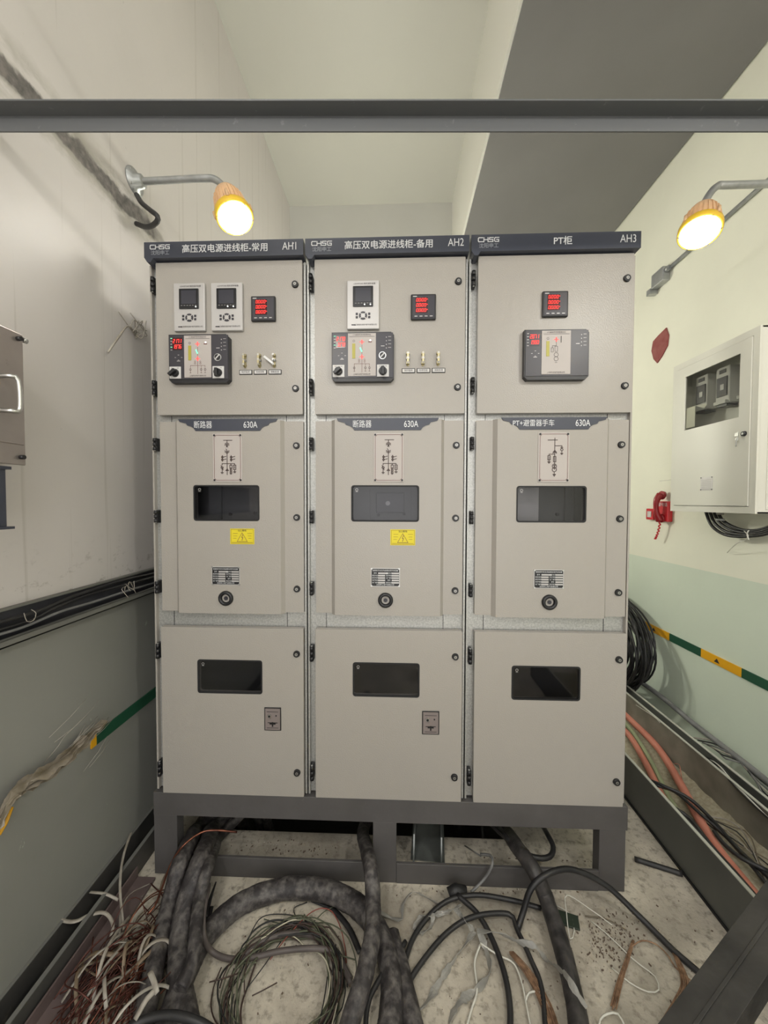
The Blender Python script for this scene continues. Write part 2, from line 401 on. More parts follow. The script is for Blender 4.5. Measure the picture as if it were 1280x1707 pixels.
# conduit and junction box on the right wall
m = MB(); y0 = 1.25
m.tube([(XR-.016, y0, 3.245), (XR-.016, -1.0, 3.30)], .0125, PIPE, 12)
for yy in (.9, .1, -.7): m.box((XR-.032, yy, 3.222+(y0-yy)*.025), (XR, yy+.02, 3.262+(y0-yy)*.025), PIPE)
tag(m.build('conduit_pipe'), 'grey steel conduit pipe running along the upper right wall', 'pipe')
m = MB(); m.box((XR-.055, 1.24, 3.17), (XR, 1.36, 3.27), PIPE, .006)
m.cyl((XR-.03, 1.24, 3.24), (0, -1, 0), .018, .03, PIPE, 12)
m.box((XR-.06, 1.36, 3.14), (XR-.005, 1.40, 3.18), PIPE)
tag(m.build('junction_box'), 'small grey junction box on right wall at the conduit end', 'box')

# ------------------------------------------------------------------ overhead steel bar
STEELB = mat('raw_steel_bar', (.13, .135, .14), .5, .4, vary=(.17, .175, .18), vscale=3, dirt=((.30, .30, .31), 30, .62, .8), stretch=(.15, 2, 2))
m = MB()
m.box((-1.40, 0, 0), (2.2, .0444, .004), STEELB); m.box((-1.40, .0404, -.0424), (2.2, .0444, .001), STEELB)
o = m.build('steel_bar'); o.location = (0, -.45, ony(-.45, 640, 167.5).z); o.rotation_euler = (0, -.0027, YAW)
tag(o, 'long dark grey steel bar crossing overhead from wall to wall', 'bar')

# ------------------------------------------------------------------ seven segment digits
SEG = {'0': 'abcdef', '1': 'bc', '2': 'abged', '3': 'abgcd', '4': 'fgbc', '5': 'afgcd', '6': 'afgedc', '7': 'abc', '8': 'abcdefg', '9': 'abfgcd'}
def seg(m, ch, x, z, w_, h, y, mt, wd):
    s = .12*h; c = {'a': ((0, h), (w_, h)), 'b': ((w_, h), (w_, h/2)), 'c': ((w_, h/2), (w_, 0)), 'd': ((0, 0), (w_, 0)), 'e': ((0, h/2), (0, 0)), 'f': ((0, h), (0, h/2)), 'g': ((0, h/2), (w_, h/2))}
    for k in SEG[ch]:
        (xa, za), (xb, zb) = c[k]; m.line([(x+xa+s*za/h, z+za), (x+xb+s*zb/h, z+zb)], wd, y, mt)
def digits(m, text, x, z, w_, h, y, mt, pitch, wd):
    for ch in text:
        if ch == '.': m.line([(x-pitch*.2, z), (x-pitch*.2+.0002, z)], wd, y, mt); continue
        seg(m, ch, x, z, w_, h, y, mt, wd); x += pitch

# ------------------------------------------------------------------ switchgear cabinets
GLASS = bpy.data.materials.new('tinted_glass'); GLASS.use_nodes = True
_N, _L = GLASS.node_tree.nodes, GLASS.node_tree.links; _N.remove(_N['Principled BSDF'])
_t = _N.new('ShaderNodeBsdfTransparent'); _t.inputs[0].default_value = (.72, .72, .74, 1)
_g = _N.new('ShaderNodeBsdfGlossy'); _g.inputs['Roughness'].default_value = .03; _g.inputs[0].default_value = (.8, .8, .8, 1)
_f = _N.new('ShaderNodeFresnel'); _f.inputs[0].default_value = 1.45; _x = _N.new('ShaderNodeMixShader')
_L.new(_f.outputs[0], _x.inputs[0]); _L.new(_t.outputs[0], _x.inputs[1]); _L.new(_g.outputs[0], _x.inputs[2]); _L.new(_x.outputs[0], _N['Material Output'].inputs[0])

def lock(parent, x, z):
    m = MB(); m.cyl((x, .002, z), (0, -1, 0), .0145, .010, BLACK, 24, .0125)
    m.cyl((x, -.0075, z), (0, -1, 0), .0060, .0018, LOCKM, 16); m.cyl((x, -.0092, z), (0, -1, 0), .0030, .0006, BLACK, 3)
    return m.build('lock', parent)
def hinge(parent, x, z, h=.055):
    m = MB(); m.box((x-.004, .004, z-h/2), (x+.010, .029, z+h/2), BLACK, .002)
    for k in range(3): m.cyl((x+.003, .004, z-h/2+k*h/3+.002), (0, 0, 1), .008, h/3-.004, BLACK, 14)
    for k in (-1, 1): m.cyl((x+.003, .004, z+k*h/2-(.002 if k > 0 else 0)), (0, 0, 1), .004, .003, CHROME, 8)
    return m.build('hinge', parent)

def relay(root, x, z, lit, kind='relay'):
    W, H = .128, .190
    m = MB(); m.box((x, -.014, z), (x+W, 0, z+H), SILVER, .003)
    m.line([(x+.004, z+.075), (x+.004, z+H-.004)], .001, -.0142, WHITE); m.line([(x+W-.004, z+.075), (x+W-.004, z+H-.004)], .001, -.0142, WHITE)
    m.text('LGWP7340 微机保护装置', x+W/2+.006, z+H-.014, -.0146, .0078, PRINT)
    m.text('上海微机保护电气有限公司', x+W/2+.010, z+.016, -.0146, .0074, PRINT)
    m.line([(x+.020, z+.016), (x+.033, z+.016)], .004, -.0142, PRINT)
    body = m.build('protection_relay', root)
    m = MB(); m.box((x+.024, -.0185, z+.086), (x+.104, -.014, z+.166), SCREENB, .002); m.box((x+.034, -.0192, z+.104), (x+.095, -.0184, z+.158), LCD)
    for k in range(6):
        cx = x+.036+k*.0115
        if k in lit: m.cyl((cx, -.0185, z+.093), (0, -1, 0), .0024, .0012, LED_W, 10)
        else: m.line([(cx-.003, z+.098), (cx+.003, z+.098)], .0012, -.0186, DKGREY)
        m.line([(cx-.003, z+.0985), (cx+.003, z+.0985)], .001, -.0187, SILVER)
    m.build('screen', body)
    m = MB(); cx, cz = x+.064, z+.052
    m.cyl((cx, -.014, cz), (0, -1, 0), .0165, .0006, DKGREY, 28); m.cyl((cx, -.0145, cz), (0, -1, 0), .0085, .0012, SILVER, 20)
    for k in range(4):
        an = math.pi/4+k*math.pi/2
        m.line([(cx+.0088*math.cos(an), cz+.0088*math.sin(an)), (cx+.0165*math.cos(an), cz+.0165*math.sin(an))], .003, -.0148, SILVER)
    for sx in (-1, 1):
        for sz in (.0065, -.0065): m.box((cx+sx*.0245-.0045, -.0160, cz+sz-.0045), (cx+sx*.0245+.0045, -.014, cz+sz+.0045), DKGREY, .001)
    m.build('keypad', body)
    return body

def meter(root, x, z, units):
    W = .099
    m = MB(); m.box((x, -.012, z), (x+W, 0, z+W), BLACK, .004); m.box((x+.006, -.0128, z+.006), (x+W-.006, -.0118, z+W-.006), DKGREY, .001)
    for k in range(4): m.line([(x+.016+k*.020, z+.012), (x+.024+k*.020, z+.012)], .003, -.0130, SILVER)
    m.line([(x+.010, z+W-.010), (x+.022, z+W-.010)], .0035, -.0130, SILVER)
    b = m.build('power_meter', root)
    m = MB(); m.box((x+.018, -.0134, z+.024), (x+.066, -.0126, z+.084), UNLIT)
    for r in range(3):
        zz = z+.069-r*.020
        digits(m, '0.000', x+.0215, zz, .0058, .0115, -.0138, LITR, .0104, .0012)
        m.text(units[r], x+.0645, zz+.008, -.0140, .0065, LITR)
    m.build('display', b)
    return b

def circuit_lines(m, x0, z0, w_, h, y, c, wd):
    """incoming breaker one-line diagram, x0,z0 = lower left of the drawing area"""
    X = lambda u: x0+u*w_; Z = lambda v: z0+v*h
    L = lambda pts, cl=False: m.line([(X(a), Z(b)) for a, b in pts], wd, y, c, cl)
    L([(.30, .97), (.80, .97)]); L([(.5, .97), (.5, .93)])
    for v in (.90, .865): L([(.38, v-.03), (.5, v+.01), (.62, v-.03)])
    L([(.46, .83), (.54, .79)]); L([(.54, .83), (.46, .79)]); L([(.5, .85), (.5, .80)])
    L([(.44, .735), (.5, .69)]); L([(.5, .69), (.5, .64)])
    for v in (.66, .625): L([(.38, v+.03), (.5, v-.01), (.62, v+.03)])
    L([(.5, .64), (.5, .04)])
    for u in (.22, .74):
        for v in (.515, .445):
            m.circ(X(u), Z(v), h*.024, wd, y, c, 10); L([(u+.06, v), (u+.22, v+.02)]); L([(u, v-.045), (u, v+.045)])
    L([(.20, .34), (.94, .34)])
    L([(.20, .34), (.20, .30)]); m.circ(X(.2), Z(.23), h*.030, wd, y, c, 10); L([(.14, .29), (.26, .17)]); L([(.20, .20), (.20, .10)]); L([(.13, .10), (.27, .10)]); L([(.16, .075), (.24, .075)])
    L([(.42, .15), (.5, .20), (.58, .15)], True)
    L([(.72, .34), (.72, .30)]); L([(.66, .30), (.78, .30), (.78, .22), (.66, .22)], True)
    for v in (.19, .15, .11): m.circ(X(.72), Z(v), h*.022, wd, y, c, 10)
    L([(.66, .08), (.78, .08)]); L([(.69, .055), (.75, .055)])
    L([(.94, .34), (.94, .30)]); L([(.87, .30), (1.01, .30), (1.01, .18), (.87, .18)], True); L([(.94, .27), (.94, .21)]); L([(.94, .18), (.94, .12)]); L([(.87, .12), (1.01, .12)]); L([(.90, .095), (.98, .095)])
def pt_lines(m, x0, z0, w_, h, y, c, wd, mini=False):
    X = lambda u: x0+u*w_; Z = lambda v: z0+v*h
    L = lambda pts, cl=False: m.line([(X(a), Z(b)) for a, b in pts], wd, y, c, cl)
    L([(.18, .95), (.70, .95)]); L([(.56, 1.0), (.56, .66)])
    L([(.56, .80), (.95, .80), (.95, .74)]); m.circ(X(.95), Z(.70), h*.03, wd, y, c, 10); L([(.89, .755), (1.01, .755)]); L([(.95, .66), (.95, .59)]); L([(.89, .60), (.95, .57), (1.01, .60)], True)
    for v in (.66, .63): L([(.46, v-.03), (.56, v+.02), (.66, v-.03)])
    L([(.56, .64), (.56, .18)]); L([(.56, .58), (.25, .58), (.25, .54)])
    L([(.18, .54), (.32, .54), (.32, .43), (.18, .43)], True); L([(.25, .51), (.25, .37)]); L([(.18, .38), (.25, .34), (.32, .38)], True)
    L([(.49, .52), (.63, .52), (.63, .38), (.49, .38)], True)
    m.circ(X(.55), Z(.265), h*.055, wd, y, c, 16); m.circ(X(.55), Z(.175), h*.055, wd, y, c, 16)
    L([(.50, .285), (.55, .255), (.60, .285)]); L([(.55, .12), (.55, .04)]); L([(.48, .05), (.55, .0), (.62, .05)], True)

def controller(root, x, z, nums, knobs, pt):
    W, H = .246, .192
    m = MB(); c = .012
    out = [(x+c, z), (x+W-c, z), (x+W, z+c), (x+W, z+H-c), (x+W-c, z+H), (x, z+H), (x, z+c)]
    m.prism(out, -.024, 0, BLACK)
    m.prism([(x+.004, z+.014), (x+W-.004, z+.014), (x+W-.004, z+H-.004), (x+.004, z+H-.004)], -.0262, -.022, DKGREY)
    for k in range(5): m.line([(x+.010, z+H-.016-k*.0115), (x+.015, z+H-.016-k*.0115)], .0022, -.0264, LED_G if (k in (0, 3) and not pt) else SILVER)
    for k in range(4):
        m.cyl((x+W-.030, -.026, z+H-.022-k*.014), (0, -1, 0), .002, .001, SILVER, 8); m.line([(x+W-.022, z+H-.020-k*.014), (x+W-.012, z+H-.020-k*.014)], .0014, -.0264, SILVER)
    m.line([(x+W-.050, z+H-.056), (x+W-.038, z+H-.056)], .0022, -.0264, SILVER)
    cx, cz = x+.041, z+.100
    for a in (0, 1, 2, 3): m.line([(cx+.013*math.cos(a*math.pi/2)-.002, cz+.010*math.sin(a*math.pi/2)), (cx+.013*math.cos(a*math.pi/2)+.002, cz+.010*math.sin(a*math.pi/2))], .0016, -.0264, SILVER)
    m.line([(cx-.006, cz-.014), (cx+.006, cz-.014)], .002, -.0264, SILVER)
    b = m.build('status_controller', root, bevel=.0012)
    m = MB(); m.box((x+.017, -.0272, z+H-.062), (x+.056, -.0260, z+H-.014), UNLIT if not pt else DKGREY)
    digits(m, nums[0], x+.020, z+H-.034, .0058, .0135, -.0276, LITR, .0088, .0015); digits(m, nums[1], x+.020, z+H-.056, .0058, .0135, -.0276, LITR, .0088, .0015)
    m.build('display', b)
    m = MB(); px0, pz0, pw, ph = x+.065, z+.020, .110, .166
    m.box((px0, -.0278, pz0), (px0+pw, -.0258, pz0+ph), PINKISH)
    Y = -.0280
    m.text('LT-8000开关状态显示仪', px0+pw/2, pz0+ph-.0065, Y-.0006, .0068, PRINT); m.line([(px0+.006, pz0+ph-.013), (px0+pw-.006, pz0+ph-.013)], .0012, Y, PRINT)
    m.text('上海开关电气有限公司', px0+pw/2, pz0+.006, Y-.0006, .0068, PRINT)
    m.box((px0+.017, Y-.001, pz0+ph-.098), (px0+.029, Y+.0005, pz0+ph-.040), OLIVE); m.circ(px0+.023, pz0+ph-.030, .004, .001, Y, PRINT, 8)
    cx = px0+pw*.50
    def star(zc, colr):
        for a, bb in ((-.006, 0), (.006, 0)): m.line([(cx+a-.002, zc), (cx+a+.002, zc)], .0028, Y, LED_R)
        m.line([(cx, zc-.006), (cx, zc+.006)], .0048, Y, colr)
    star(pz0+ph-.034, LED_R)
    if not pt:
        m.line([(cx, pz0+ph-.045), (cx, pz0+.014)], .0014, Y+.0002, LINE_R)
        m.line([(cx-.006, pz0+ph-.058), (cx-.001, pz0+ph-.070)], .0052, Y, LED_G); star(pz0+ph-.092, LED_R)
        m.line([(px0+.025, pz0+.047), (px0+.085, pz0+.047)], .0012, Y, LINE_R)
        for u in (.025, .069, .085):
            m.line([(px0+u, pz0+.047), (px0+u, pz0+.018)], .0012, Y, LINE_R); m.circ(px0+u, pz0+.031, .004, .0011, Y, PRINT, 8); m.line([(px0+u-.003, pz0+.018), (px0+u+.003, pz0+.018)], .0012, Y, PRINT)
        for u in (-.011, .011): m.circ(cx+u, pz0+.062, .003, .0009, Y, LINE_R, 8); m.circ(cx+u, pz0+.055, .003, .0009, Y, LINE_R, 8)
        m.line([(px0+.082, pz0+ph-.034), (px0+.092, pz0+ph-.034)], .004, Y, LINE_R); m.cyl((px0+.088, Y, pz0+ph-.028), (0, -1, 0), .003, .001, LED_W, 8)
    else:
        m.line([(cx, pz0+ph-.042), (cx, pz0+ph-.058), (px0+.040, pz0+ph-.058), (px0+.040, pz0+ph-.066)], .0012, Y, PRINT)
        m.line([(px0+.036, pz0+ph-.066), (px0+.044, pz0+ph-.066), (px0+.044, pz0+ph-.082), (px0+.036, pz0+ph-.082)], .0011, Y, PRINT, True)
        m.line([(cx-.005, pz0+ph-.060), (cx+.005, pz0+ph-.060), (cx+.005, pz0+ph-.080), (cx-.005, pz0+ph-.080)], .0011, Y, PRINT, True)
        m.circ(cx, pz0+ph-.092, .008, .0013, Y, PRINT, 16); m.circ(cx, pz0+ph-.108, .008, .0013, Y, PRINT, 16)
        m.line([(cx-.004, pz0+ph-.122), (cx+.004, pz0+ph-.122)], .0012, Y, PRINT); m.line([(px0+.073, pz0+ph-.022), (px0+.073, pz0+ph-.045)], .0025, Y, PRINT)
    m.build('status_diagram', b)
    if knobs:
        for kx, an in ((x+.0275, 40), (x+.203, 90)):
            m = MB(); m.box((kx-.0235, -.0290, z+.016), (kx+.0235, -.0255, z+.064), WHITE, .002)
            for q in (-.012, .012): m.line([(kx+q-.003, z+.057), (kx+q+.003, z+.057)], .0014, -.0292, PRINT)
            m.cyl((kx, -.029, z+.038), (0, -1, 0), .0165, .012, BLACK, 24, .014)
            a = math.radians(an); d = Vector((math.cos(a), 0, math.sin(a)))
            R4 = Matrix.Translation((kx, -.041, z+.038)) @ Matrix.Rotation(-a, 4, 'Y')
            m.box((-.020, -.012, -.006), (.013, .002, .006), BLACK, .002, M=R4)
            m.build('switch_knob', b)
        m = MB(); kx, kz = x+.201, z+.099
        m.cyl((kx, -.0255, kz), (0, -1, 0), .0145, .003, CHROME, 26); m.cyl((kx, -.028, kz), (0, -1, 0), .011, .004, BLACK, 22)
        m.line([(kx-.005, kz-.006), (kx+.007, kz+.007)], .0045, -.0325, WHITE)
        lab(m.build('selector', b), 'round selector with a chrome rim')
    return b

def test_link(root, x, z, open_=False):
    m = MB(); h = .055
    m.box((x-.005, -.004, z-h/2), (x+.005, 0, z+h/2), BRASS, .001)
    for k in (-1, 0, 1):
        m.cyl((x, -.003, z+k*.019), (0, -1, 0), .0075, .010, BRASS if k else CHROME, 10, .006); m.cyl((x, -.013, z+k*.019), (0, -1, 0), .004, .008, CHROME, 10)
    if open_:
        M4 = Matrix.Translation((x, -.020, z-.019)) @ Matrix.Rotation(math.radians(-52), 4, 'Y')
        m.box((-.004, -.004, 0), (.006, .002, .046), CHROME, .001, M=M4)
    else: m.box((x-.004, -.021, z-.024), (x+.004, -.017, z+.024), BRASS, .001)
    return m.build('test_link', root)

def cabinet(x0, n):
    pt = n == 3
    base = Vector((x0, 0, .36))
    labs = {1: 'beige high-voltage switchgear cabinet marked AH1, leftmost with two relays', 2: 'beige high-voltage switchgear cabinet marked AH2, middle with one relay', 3: 'beige high-voltage switchgear cabinet marked AH3, rightmost without relays or yellow sticker'}
    R = empty('switchgear_cabinet', base, labs[n], 'electrical cabinet', 'row of switchgear cabinets')
    class K: pass
    root = bpy.data.objects.new('frame', None)
    def fin(o): o.location = o.location - base; return o     # parts are drawn in room height, cabinet-local x
    parts = []
    # parts are built with x local to the cabinet and z in the room: shift down by base.z
    def put(m, name, bevel=0.0):
        o = m.build(name, R, bevel); o.location = (0, 0, -base.z); return o
    # body panels
    m = MB(); D = 1.25
    m.box((.003, .034, .362), (.006, D, 2.56), GALV); m.box((.644, .034, .362), (.647, D, 2.56), GALV)
    m.box((.003, D-.004, .362), (.647, D, 2.56), GALV); m.box((.003, .034, 2.548), (.647, D, 2.56), GALV); m.box((.003, .034, .362), (.647, D, .366), GALV)
    m.box((.006, .44, .366), (.644, .444, 2.548), SHADE_SHEET); m.box((.045, .09, .39), (.605, .095, 1.05), SHADE_SHEET)  # near-black sheets paint in the shade inside the cabinet
    put(m, 'body')
    m = MB()
    m.box((.003, .012, .366), (.010, .060, 2.556), PAINT if n == 1 else GALV); m.box((.010, .030, .366), (.038, .060, 2.556), GALV)
    m.box((.612, .030, .366), (.640, .060, 2.556), GALV); m.box((.640, .012, .366), (.647, .060, 2.556), PAINT if n == 3 else GALV)
    for za, zb in ((1.900, 1.962), (1.050, 1.150), (.366, .385), (2.52, 2.556)):
        m.box((.038, .030, za), (.612, .055, zb), GALV)
        for xx in (.075, .56): m.box((xx, .0285, za), (xx+.002, .0302, zb), BLACK)
    put(m, 'front_frame')
    # header fascia
    m = MB(); xr = .646
    m.prism([(.004, 2.626), (xr, 2.626), (xr, 2.564), (.040, 2.563), (.030, 2.548), (.016, 2.548), (.004, 2.566)], -.022, .030, NAVY)
    yt = -.0232
    if n < 3: m.text('高压双电源进线柜-' + ('常用' if n == 1 else '备用'), .333, 2.594, yt, .0345, LETTER, sx=.98, bold=.0004)
    else: m.text('PT柜', .352, 2.594, yt, .0345, LETTER, bold=.0004)
    m.text('AH%d' % n, .594 if n < 3 else .598, 2.597, yt, .042, LETTER, sx=.78)
    if n == 1: m.line([(.6085, 2.6095), (.6035, 2.6055)], .0030, yt+.0006, LETTER)
    # maker's logo strokes
    lx, lz, lw, lh, g = .030, 2.598, .0165, .0155, .0205; s = .0033
    def stroke(P, k): m.line([(lx+k*g+a*lw, lz+b*lh) for a, b in P], s, yt+.0006, LETTER)
    stroke([(1, 1), (.15, 1), (0, .8), (0, .2), (.15, 0), (1.1, 0)], 0); stroke([(.05, 1), (.05, .5), (1, .5)], 1); stroke([(1, 1), (1, 0)], 1); stroke([(.05, .5), (.05, .0)], 1)
    stroke([(1, 1), (.15, 1), (.05, .55), (.9, .5), (.9, 0), (.0, 0)], 2); stroke([(1.05, 1), (.2, 1), (.05, .8), (.05, .2), (.2, 0), (1, 0), (1, .5), (.5, .5)], 3)
    m.text('沈阳申工', lx+.040, 2.582, yt, .0195, mat('dim_letter', (.36, .38, .42), .5), sx=.98)
    put(m, 'header_sign', .0015)
    # doors
    def door(name, z0, z1, win, locks, hinges, hz):
        m = MB(); out = rrect(.036, z0, .636, z1, .003, 2)
        hole = rrect(*win, .010) if win else None
        m.prism(out, 0, .024, PAINT, [hole] if hole else [])
        d = put(m, name, .0022)
        for lz_ in locks: lock(d, .608, lz_)
        for q in hinges: hinge(d, .016, q, hz)
        if win:
            m = MB(); m.prism(rrect(win[0]-.001, win[1]-.001, win[2]+.001, win[3]+.001, .011), .004, .007, GLASS)
            gw = m.build('window', d)
            m = MB(); m.prism(rrect(win[0]-.002, win[1]-.002, win[2]+.002, win[3]+.002, .011), -.0012, .004, GASKET, [rrect(win[0]+.004, win[1]+.004, win[2]-.004, win[3]-.004, .009)])
            m.circ(win[0]+.020, win[3]-.018, .005, .0015, .0030, SILVER, 8); m.line([(win[0]+.016, win[3]-.026), (win[0]+.024, win[3]-.026)], .0015, .003, SILVER)
            m.build('gasket', d)
        return d
    up = door('instrument_door', 1.945, 2.558, None, (2.461, 2.048), (2.475, 2.057), .062)
    # breaker door with its raised centre panel
    win = (.186, 1.513, .456, 1.656) if n != 3 else (.196, 1.513, .466, 1.654)
    m = MB(); hole = rrect(*win, .010)
    a, b_, c, d_ = .102, .117, .545, .558
    yo = .012
    m.prism(rrect(.036, 1.132, .636, 1.919, .003, 2), yo, yo+.016, PAINT, [hole])
    zt, zb = 1.921, 1.128
    # raised shell: two sloping strips and front with the hole
    for xa, ya, xb, yb in ((a, yo, b_, -.004), (c, -.004, d_, yo)):
        m.face([(xa, ya, zb), (xb, yb, zb), (xb, yb, zt), (xa, ya, zt)], PAINT)
    for z_ in (zt, zb): m.face([(a, yo, z_), (b_, -.004, z_), (c, -.004, z_), (d_, yo, z_)], PAINT)
    m.prism([(b_, zb), (c, zb), (c, zt), (b_, zt)], -.004, -.002, PAINT, [hole])
    for i in range(len(hole)):
        (xa, za), (xb, zb_) = hole[i], hole[(i+1) % len(hole)]; m.face([(xa, -.004, za), (xb, -.004, zb_), (xb, yo, zb_), (xa, yo, za)], GASKET)
    md = put(m, 'breaker_door', .0016)
    for lz_ in (1.820, 1.526, 1.230): L_ = lock(md, .607, lz_); L_.location.y = yo
    for q in (1.826, 1.528, 1.232): hinge(md, .016, q, .053)
    m = MB(); m.prism(rrect(win[0]-.001, win[1]-.001, win[2]+.001, win[3]+.001, .011), .004, .007, GLASS); m.build('window', md)
    m = MB(); m.prism(rrect(win[0]-.002, win[1]-.002, win[2]+.002, win[3]+.002, .011), -.0054, .0035, GASKET, [rrect(win[0]+.0035, win[1]+.0035, win[2]-.0035, win[3]-.0035, .009)])
    m.circ(win[0]+.020, win[3]-.016, .005, .0015, .0030, SILVER, 8); m.line([(win[0]+.016, win[3]-.024), (win[0]+.024, win[3]-.024)], .0015, .003, SILVER)
    m.build('gasket', md)
    yd = -.004
    # trolley seen through the pane
    m = MB(); m.box((.06, .105, 1.16), (.60, .115, 1.88), INNER)
    for xx in (.24, .43, .47): m.box((xx, .095, 1.2), (xx+.012, .105, 1.86), INNER)
    for xx, zz in ((.29, 1.535), (.40, 1.54)): m.cyl((xx, .105, zz), (0, -1, 0), .007, .01, BLACK, 12)
    if n == 2: m.box((.28, .085, 1.545), (.40, .105, 1.63), DKGREY, .003); m.cyl((.33, .085, 1.585), (0, -1, 0), .010, .006, WHITE, 14)
    if n == 3: m.box((.20, .085, 1.50), (.315, .105, 1.66), SILVER)
    put(m, 'breaker_trolley')
    # scalloped navy plate
    ox = 0 if n < 3 else .006
    half = [(.125, 1.926), (.131, 1.915), (.147, 1.911), (.157, 1.909), (.163, 1.900), (.178, 1.896), (.189, 1.889), (.197, 1.878)]
    P = [(x+ox, z) for x, z in half] + [(.660-x+ox, z) for x, z in half[::-1]]
    m = MB(); m.prism(P, yd-.003, yd+.001, NAVY)
    yt = yd-.0036
    if n < 3: m.text('断路器', .228, 1.901, yt, .032, LETTER, sx=.80); m.text('630A', .424, 1.901, yt, .036, LETTER, sx=.74)
    else: m.text('PT+避雷器手车', .256, 1.902, yt, .0285, LETTER, sx=.86); m.text('630A', .447, 1.902, yt, .036, LETTER, sx=.74)
    put(m, 'rating_sign')
    dx = {1: 0, 2: .007, 3: .009}[n]
    m = MB(); m.box((.267+dx, yd-.0025, 1.671), (.389+dx, yd, 1.867), PINKISH, .001)
    yt = yd-.0027; A, B, C_, D_ = .274+dx, 1.678, .382+dx, 1.860
    m.line([(A+.008, B), (C_-.008, B), (C_, B+.008), (C_, D_-.008), (C_-.008, D_), (A+.008, D_), (A, D_-.008), (A, B+.008)], .0015, yt, LINE_R, True)
    for u in (A, C_):
        for v in (B, D_): m.cyl((u, yt+.0005, v), (0, -1, 0), .0042, .002, BLACK, 12)
    (pt_lines if pt else circuit_lines)(m, .292+dx, 1.694, .070, .150, yt-.0002, LINE_D, .0026)
    put(m, 'diagram_plate')
    if n < 3:
        m = MB(); m.box((.336+dx, yd-.0012, 1.416), (.436+dx, yd, 1.480), YELLOW)
        yt = yd-.0014; cx = .386+dx
        m.line([(.340+dx, 1.4195), (.432+dx, 1.4195), (.432+dx, 1.4765), (.340+dx, 1.4765)], .0009, yt, LINE_R, True)
        m.text('当心触电', cx, 1.4715, yt-.0006, .0090, PRINT)
        m.line([(cx-.021, 1.427), (cx+.021, 1.427), (cx, 1.463)], .0016, yt, LINE_R, True)
        m.line([(cx+.003, 1.455), (cx-.002, 1.444), (cx+.003, 1.443), (cx-.001, 1.432)], .0022, yt, LINE_R)
        for u, v, l in ((-.037, 1.460, .018), (-.037, 1.450, .016), (-.037, 1.440, .012), (.022, 1.460, .018), (.024, 1.450, .014), (.026, 1.440, .012), (-.042, 1.4235, .084)):
            m.line([(cx+u, v), (cx+u+l, v)], .0016, yt, mat('label_print', (.30, .20, .02), .6))
        put(m, 'warning_sticker')
    m = MB(); X0, X1, Z0, Z1 = .257+dx, .375+dx, 1.247, 1.323
    m.prism(rrect(X0, Z0, X1, Z1, .004), yd-.0016, yd, SILVER); m.prism(rrect(X0+.003, Z0+.003, X1-.003, Z1-.003, .006), yd-.0022, yd-.001, BLACK)
    for u in (X0+.003, X1-.003):
        for v in (Z0+.003, Z1-.003): m.cyl((u, yd-.001, v), (0, -1, 0), .0035, .003, CHROME, 10)
    yt = yd-.0024
    m.text('铠装移开式交流金属封闭开关设备', (X0+X1)/2, Z1-.010, yt-.0008, .0073, LETTER, sx=.95); m.text('沈阳申工电气有限公司', (X0+X1)/2, Z0+.008, yt-.0008, .0073, LETTER)
    rows = ('型号', '额定电压', '额定电流', '防护等级', '出厂编号')
    for k in range(5):
        zz = Z1-.021-k*.0096
        m.line([(X0+.033, zz), (X0+(.067 if k == 0 else .055), zz)], .0062, yt, SILVER); m.line([(X0+.088, zz), (X1-.007, zz)], .0062, yt, SILVER)
        m.text(rows[k], X0+.018, zz, yt-.0006, .0062, LETTER); m.text(rows[(k+2) % 5], X0+.074, zz, yt-.0006, .0062, LETTER)
    put(m, 'nameplate')
    m = MB(); ex = {1: .316, 2: .324, 3: .329}[n]; ez = 1.192
    m.lathe((ex, yd, ez), (0, -1, 0), [(.0305, 0), (.0305, .006), (.027, .011), (.0185, .011), (.0165, .002), (.012, -.02), (1e-4, -.022)], BLACK, 36)
    m.cyl((ex, yd-.001, ez), (0, -1, 0), .008, .003, DKGREY, 16)
    put(m, 'crank_port')
    lo = door('cable_door', .360, 1.067, (.192, .793, .462, .931) if n != 3 else (.187, .793, .457, .929), (.963, .464), (.963, .460), .064)
    if n < 3:
        m = MB(); x_ = .472 if n == 1 else .480-.005; zq = .640
        m.box((x_, -.003, zq), (x_+.070, 0, zq+.097), BLACK, .001); m.box((x_+.004, -.0042, zq+.004), (x_+.066, -.0028, zq+.093), mat('taupe_plate', (.22, .185, .175), .4))
        m.cyl((x_+.022, -.004, zq+.062), (0, -1, 0), .008, .004, CHROME, 16); m.cyl((x_+.022, -.0075, zq+.062), (0, -1, 0), .005, .001, BLACK, 12); m.cyl((x_+.050, -.004, zq+.064), (0, -1, 0), .003, .002, BLACK, 10)
        m.line([(x_+.016, zq+.034), (x_+.054, zq+.034)], .003, -.0044, BLACK); m.line([(x_+.026, zq+.030), (x_+.044, zq+.030)], .007, -.0044, BLACK); m.line([(x_+.035, zq+.034), (x_+.035, zq+.020)], .006, -.0046, BLACK)
        m.line([(x_+.012, zq+.080), (x_+.058, zq+.080)], .0022, -.0044, PRINT); m.line([(x_+.012, zq+.012), (x_+.058, zq+.012)], .0022, -.0044, PRINT)
        put(m, 'interlock_plate')
    # instruments
    def lower(o):
        o.location = (0, 0, -base.z); return o
    if n == 1: lower(relay(R, .117, 2.278, (5,))); lower(relay(R, .270, 2.277, (3, 5))); lower(meter(R, .431, 2.314, ('A', 'A', 'A')))
    if n == 2: lower(relay(R, .168, 2.276, (3, 5))); lower(meter(R, .421, 2.311, ('A', 'A', 'A')))
    if n == 3: lower(meter(R, .283, 2.314, ('V', 'V', 'V')))
    lower(controller(R, {1: .101, 2: .109, 3: .211}[n], 2.067, {1: ('2171', '1976'), 2: ('2170', '1970'), 3: ('2071', '1980')}[n], n < 3, pt))
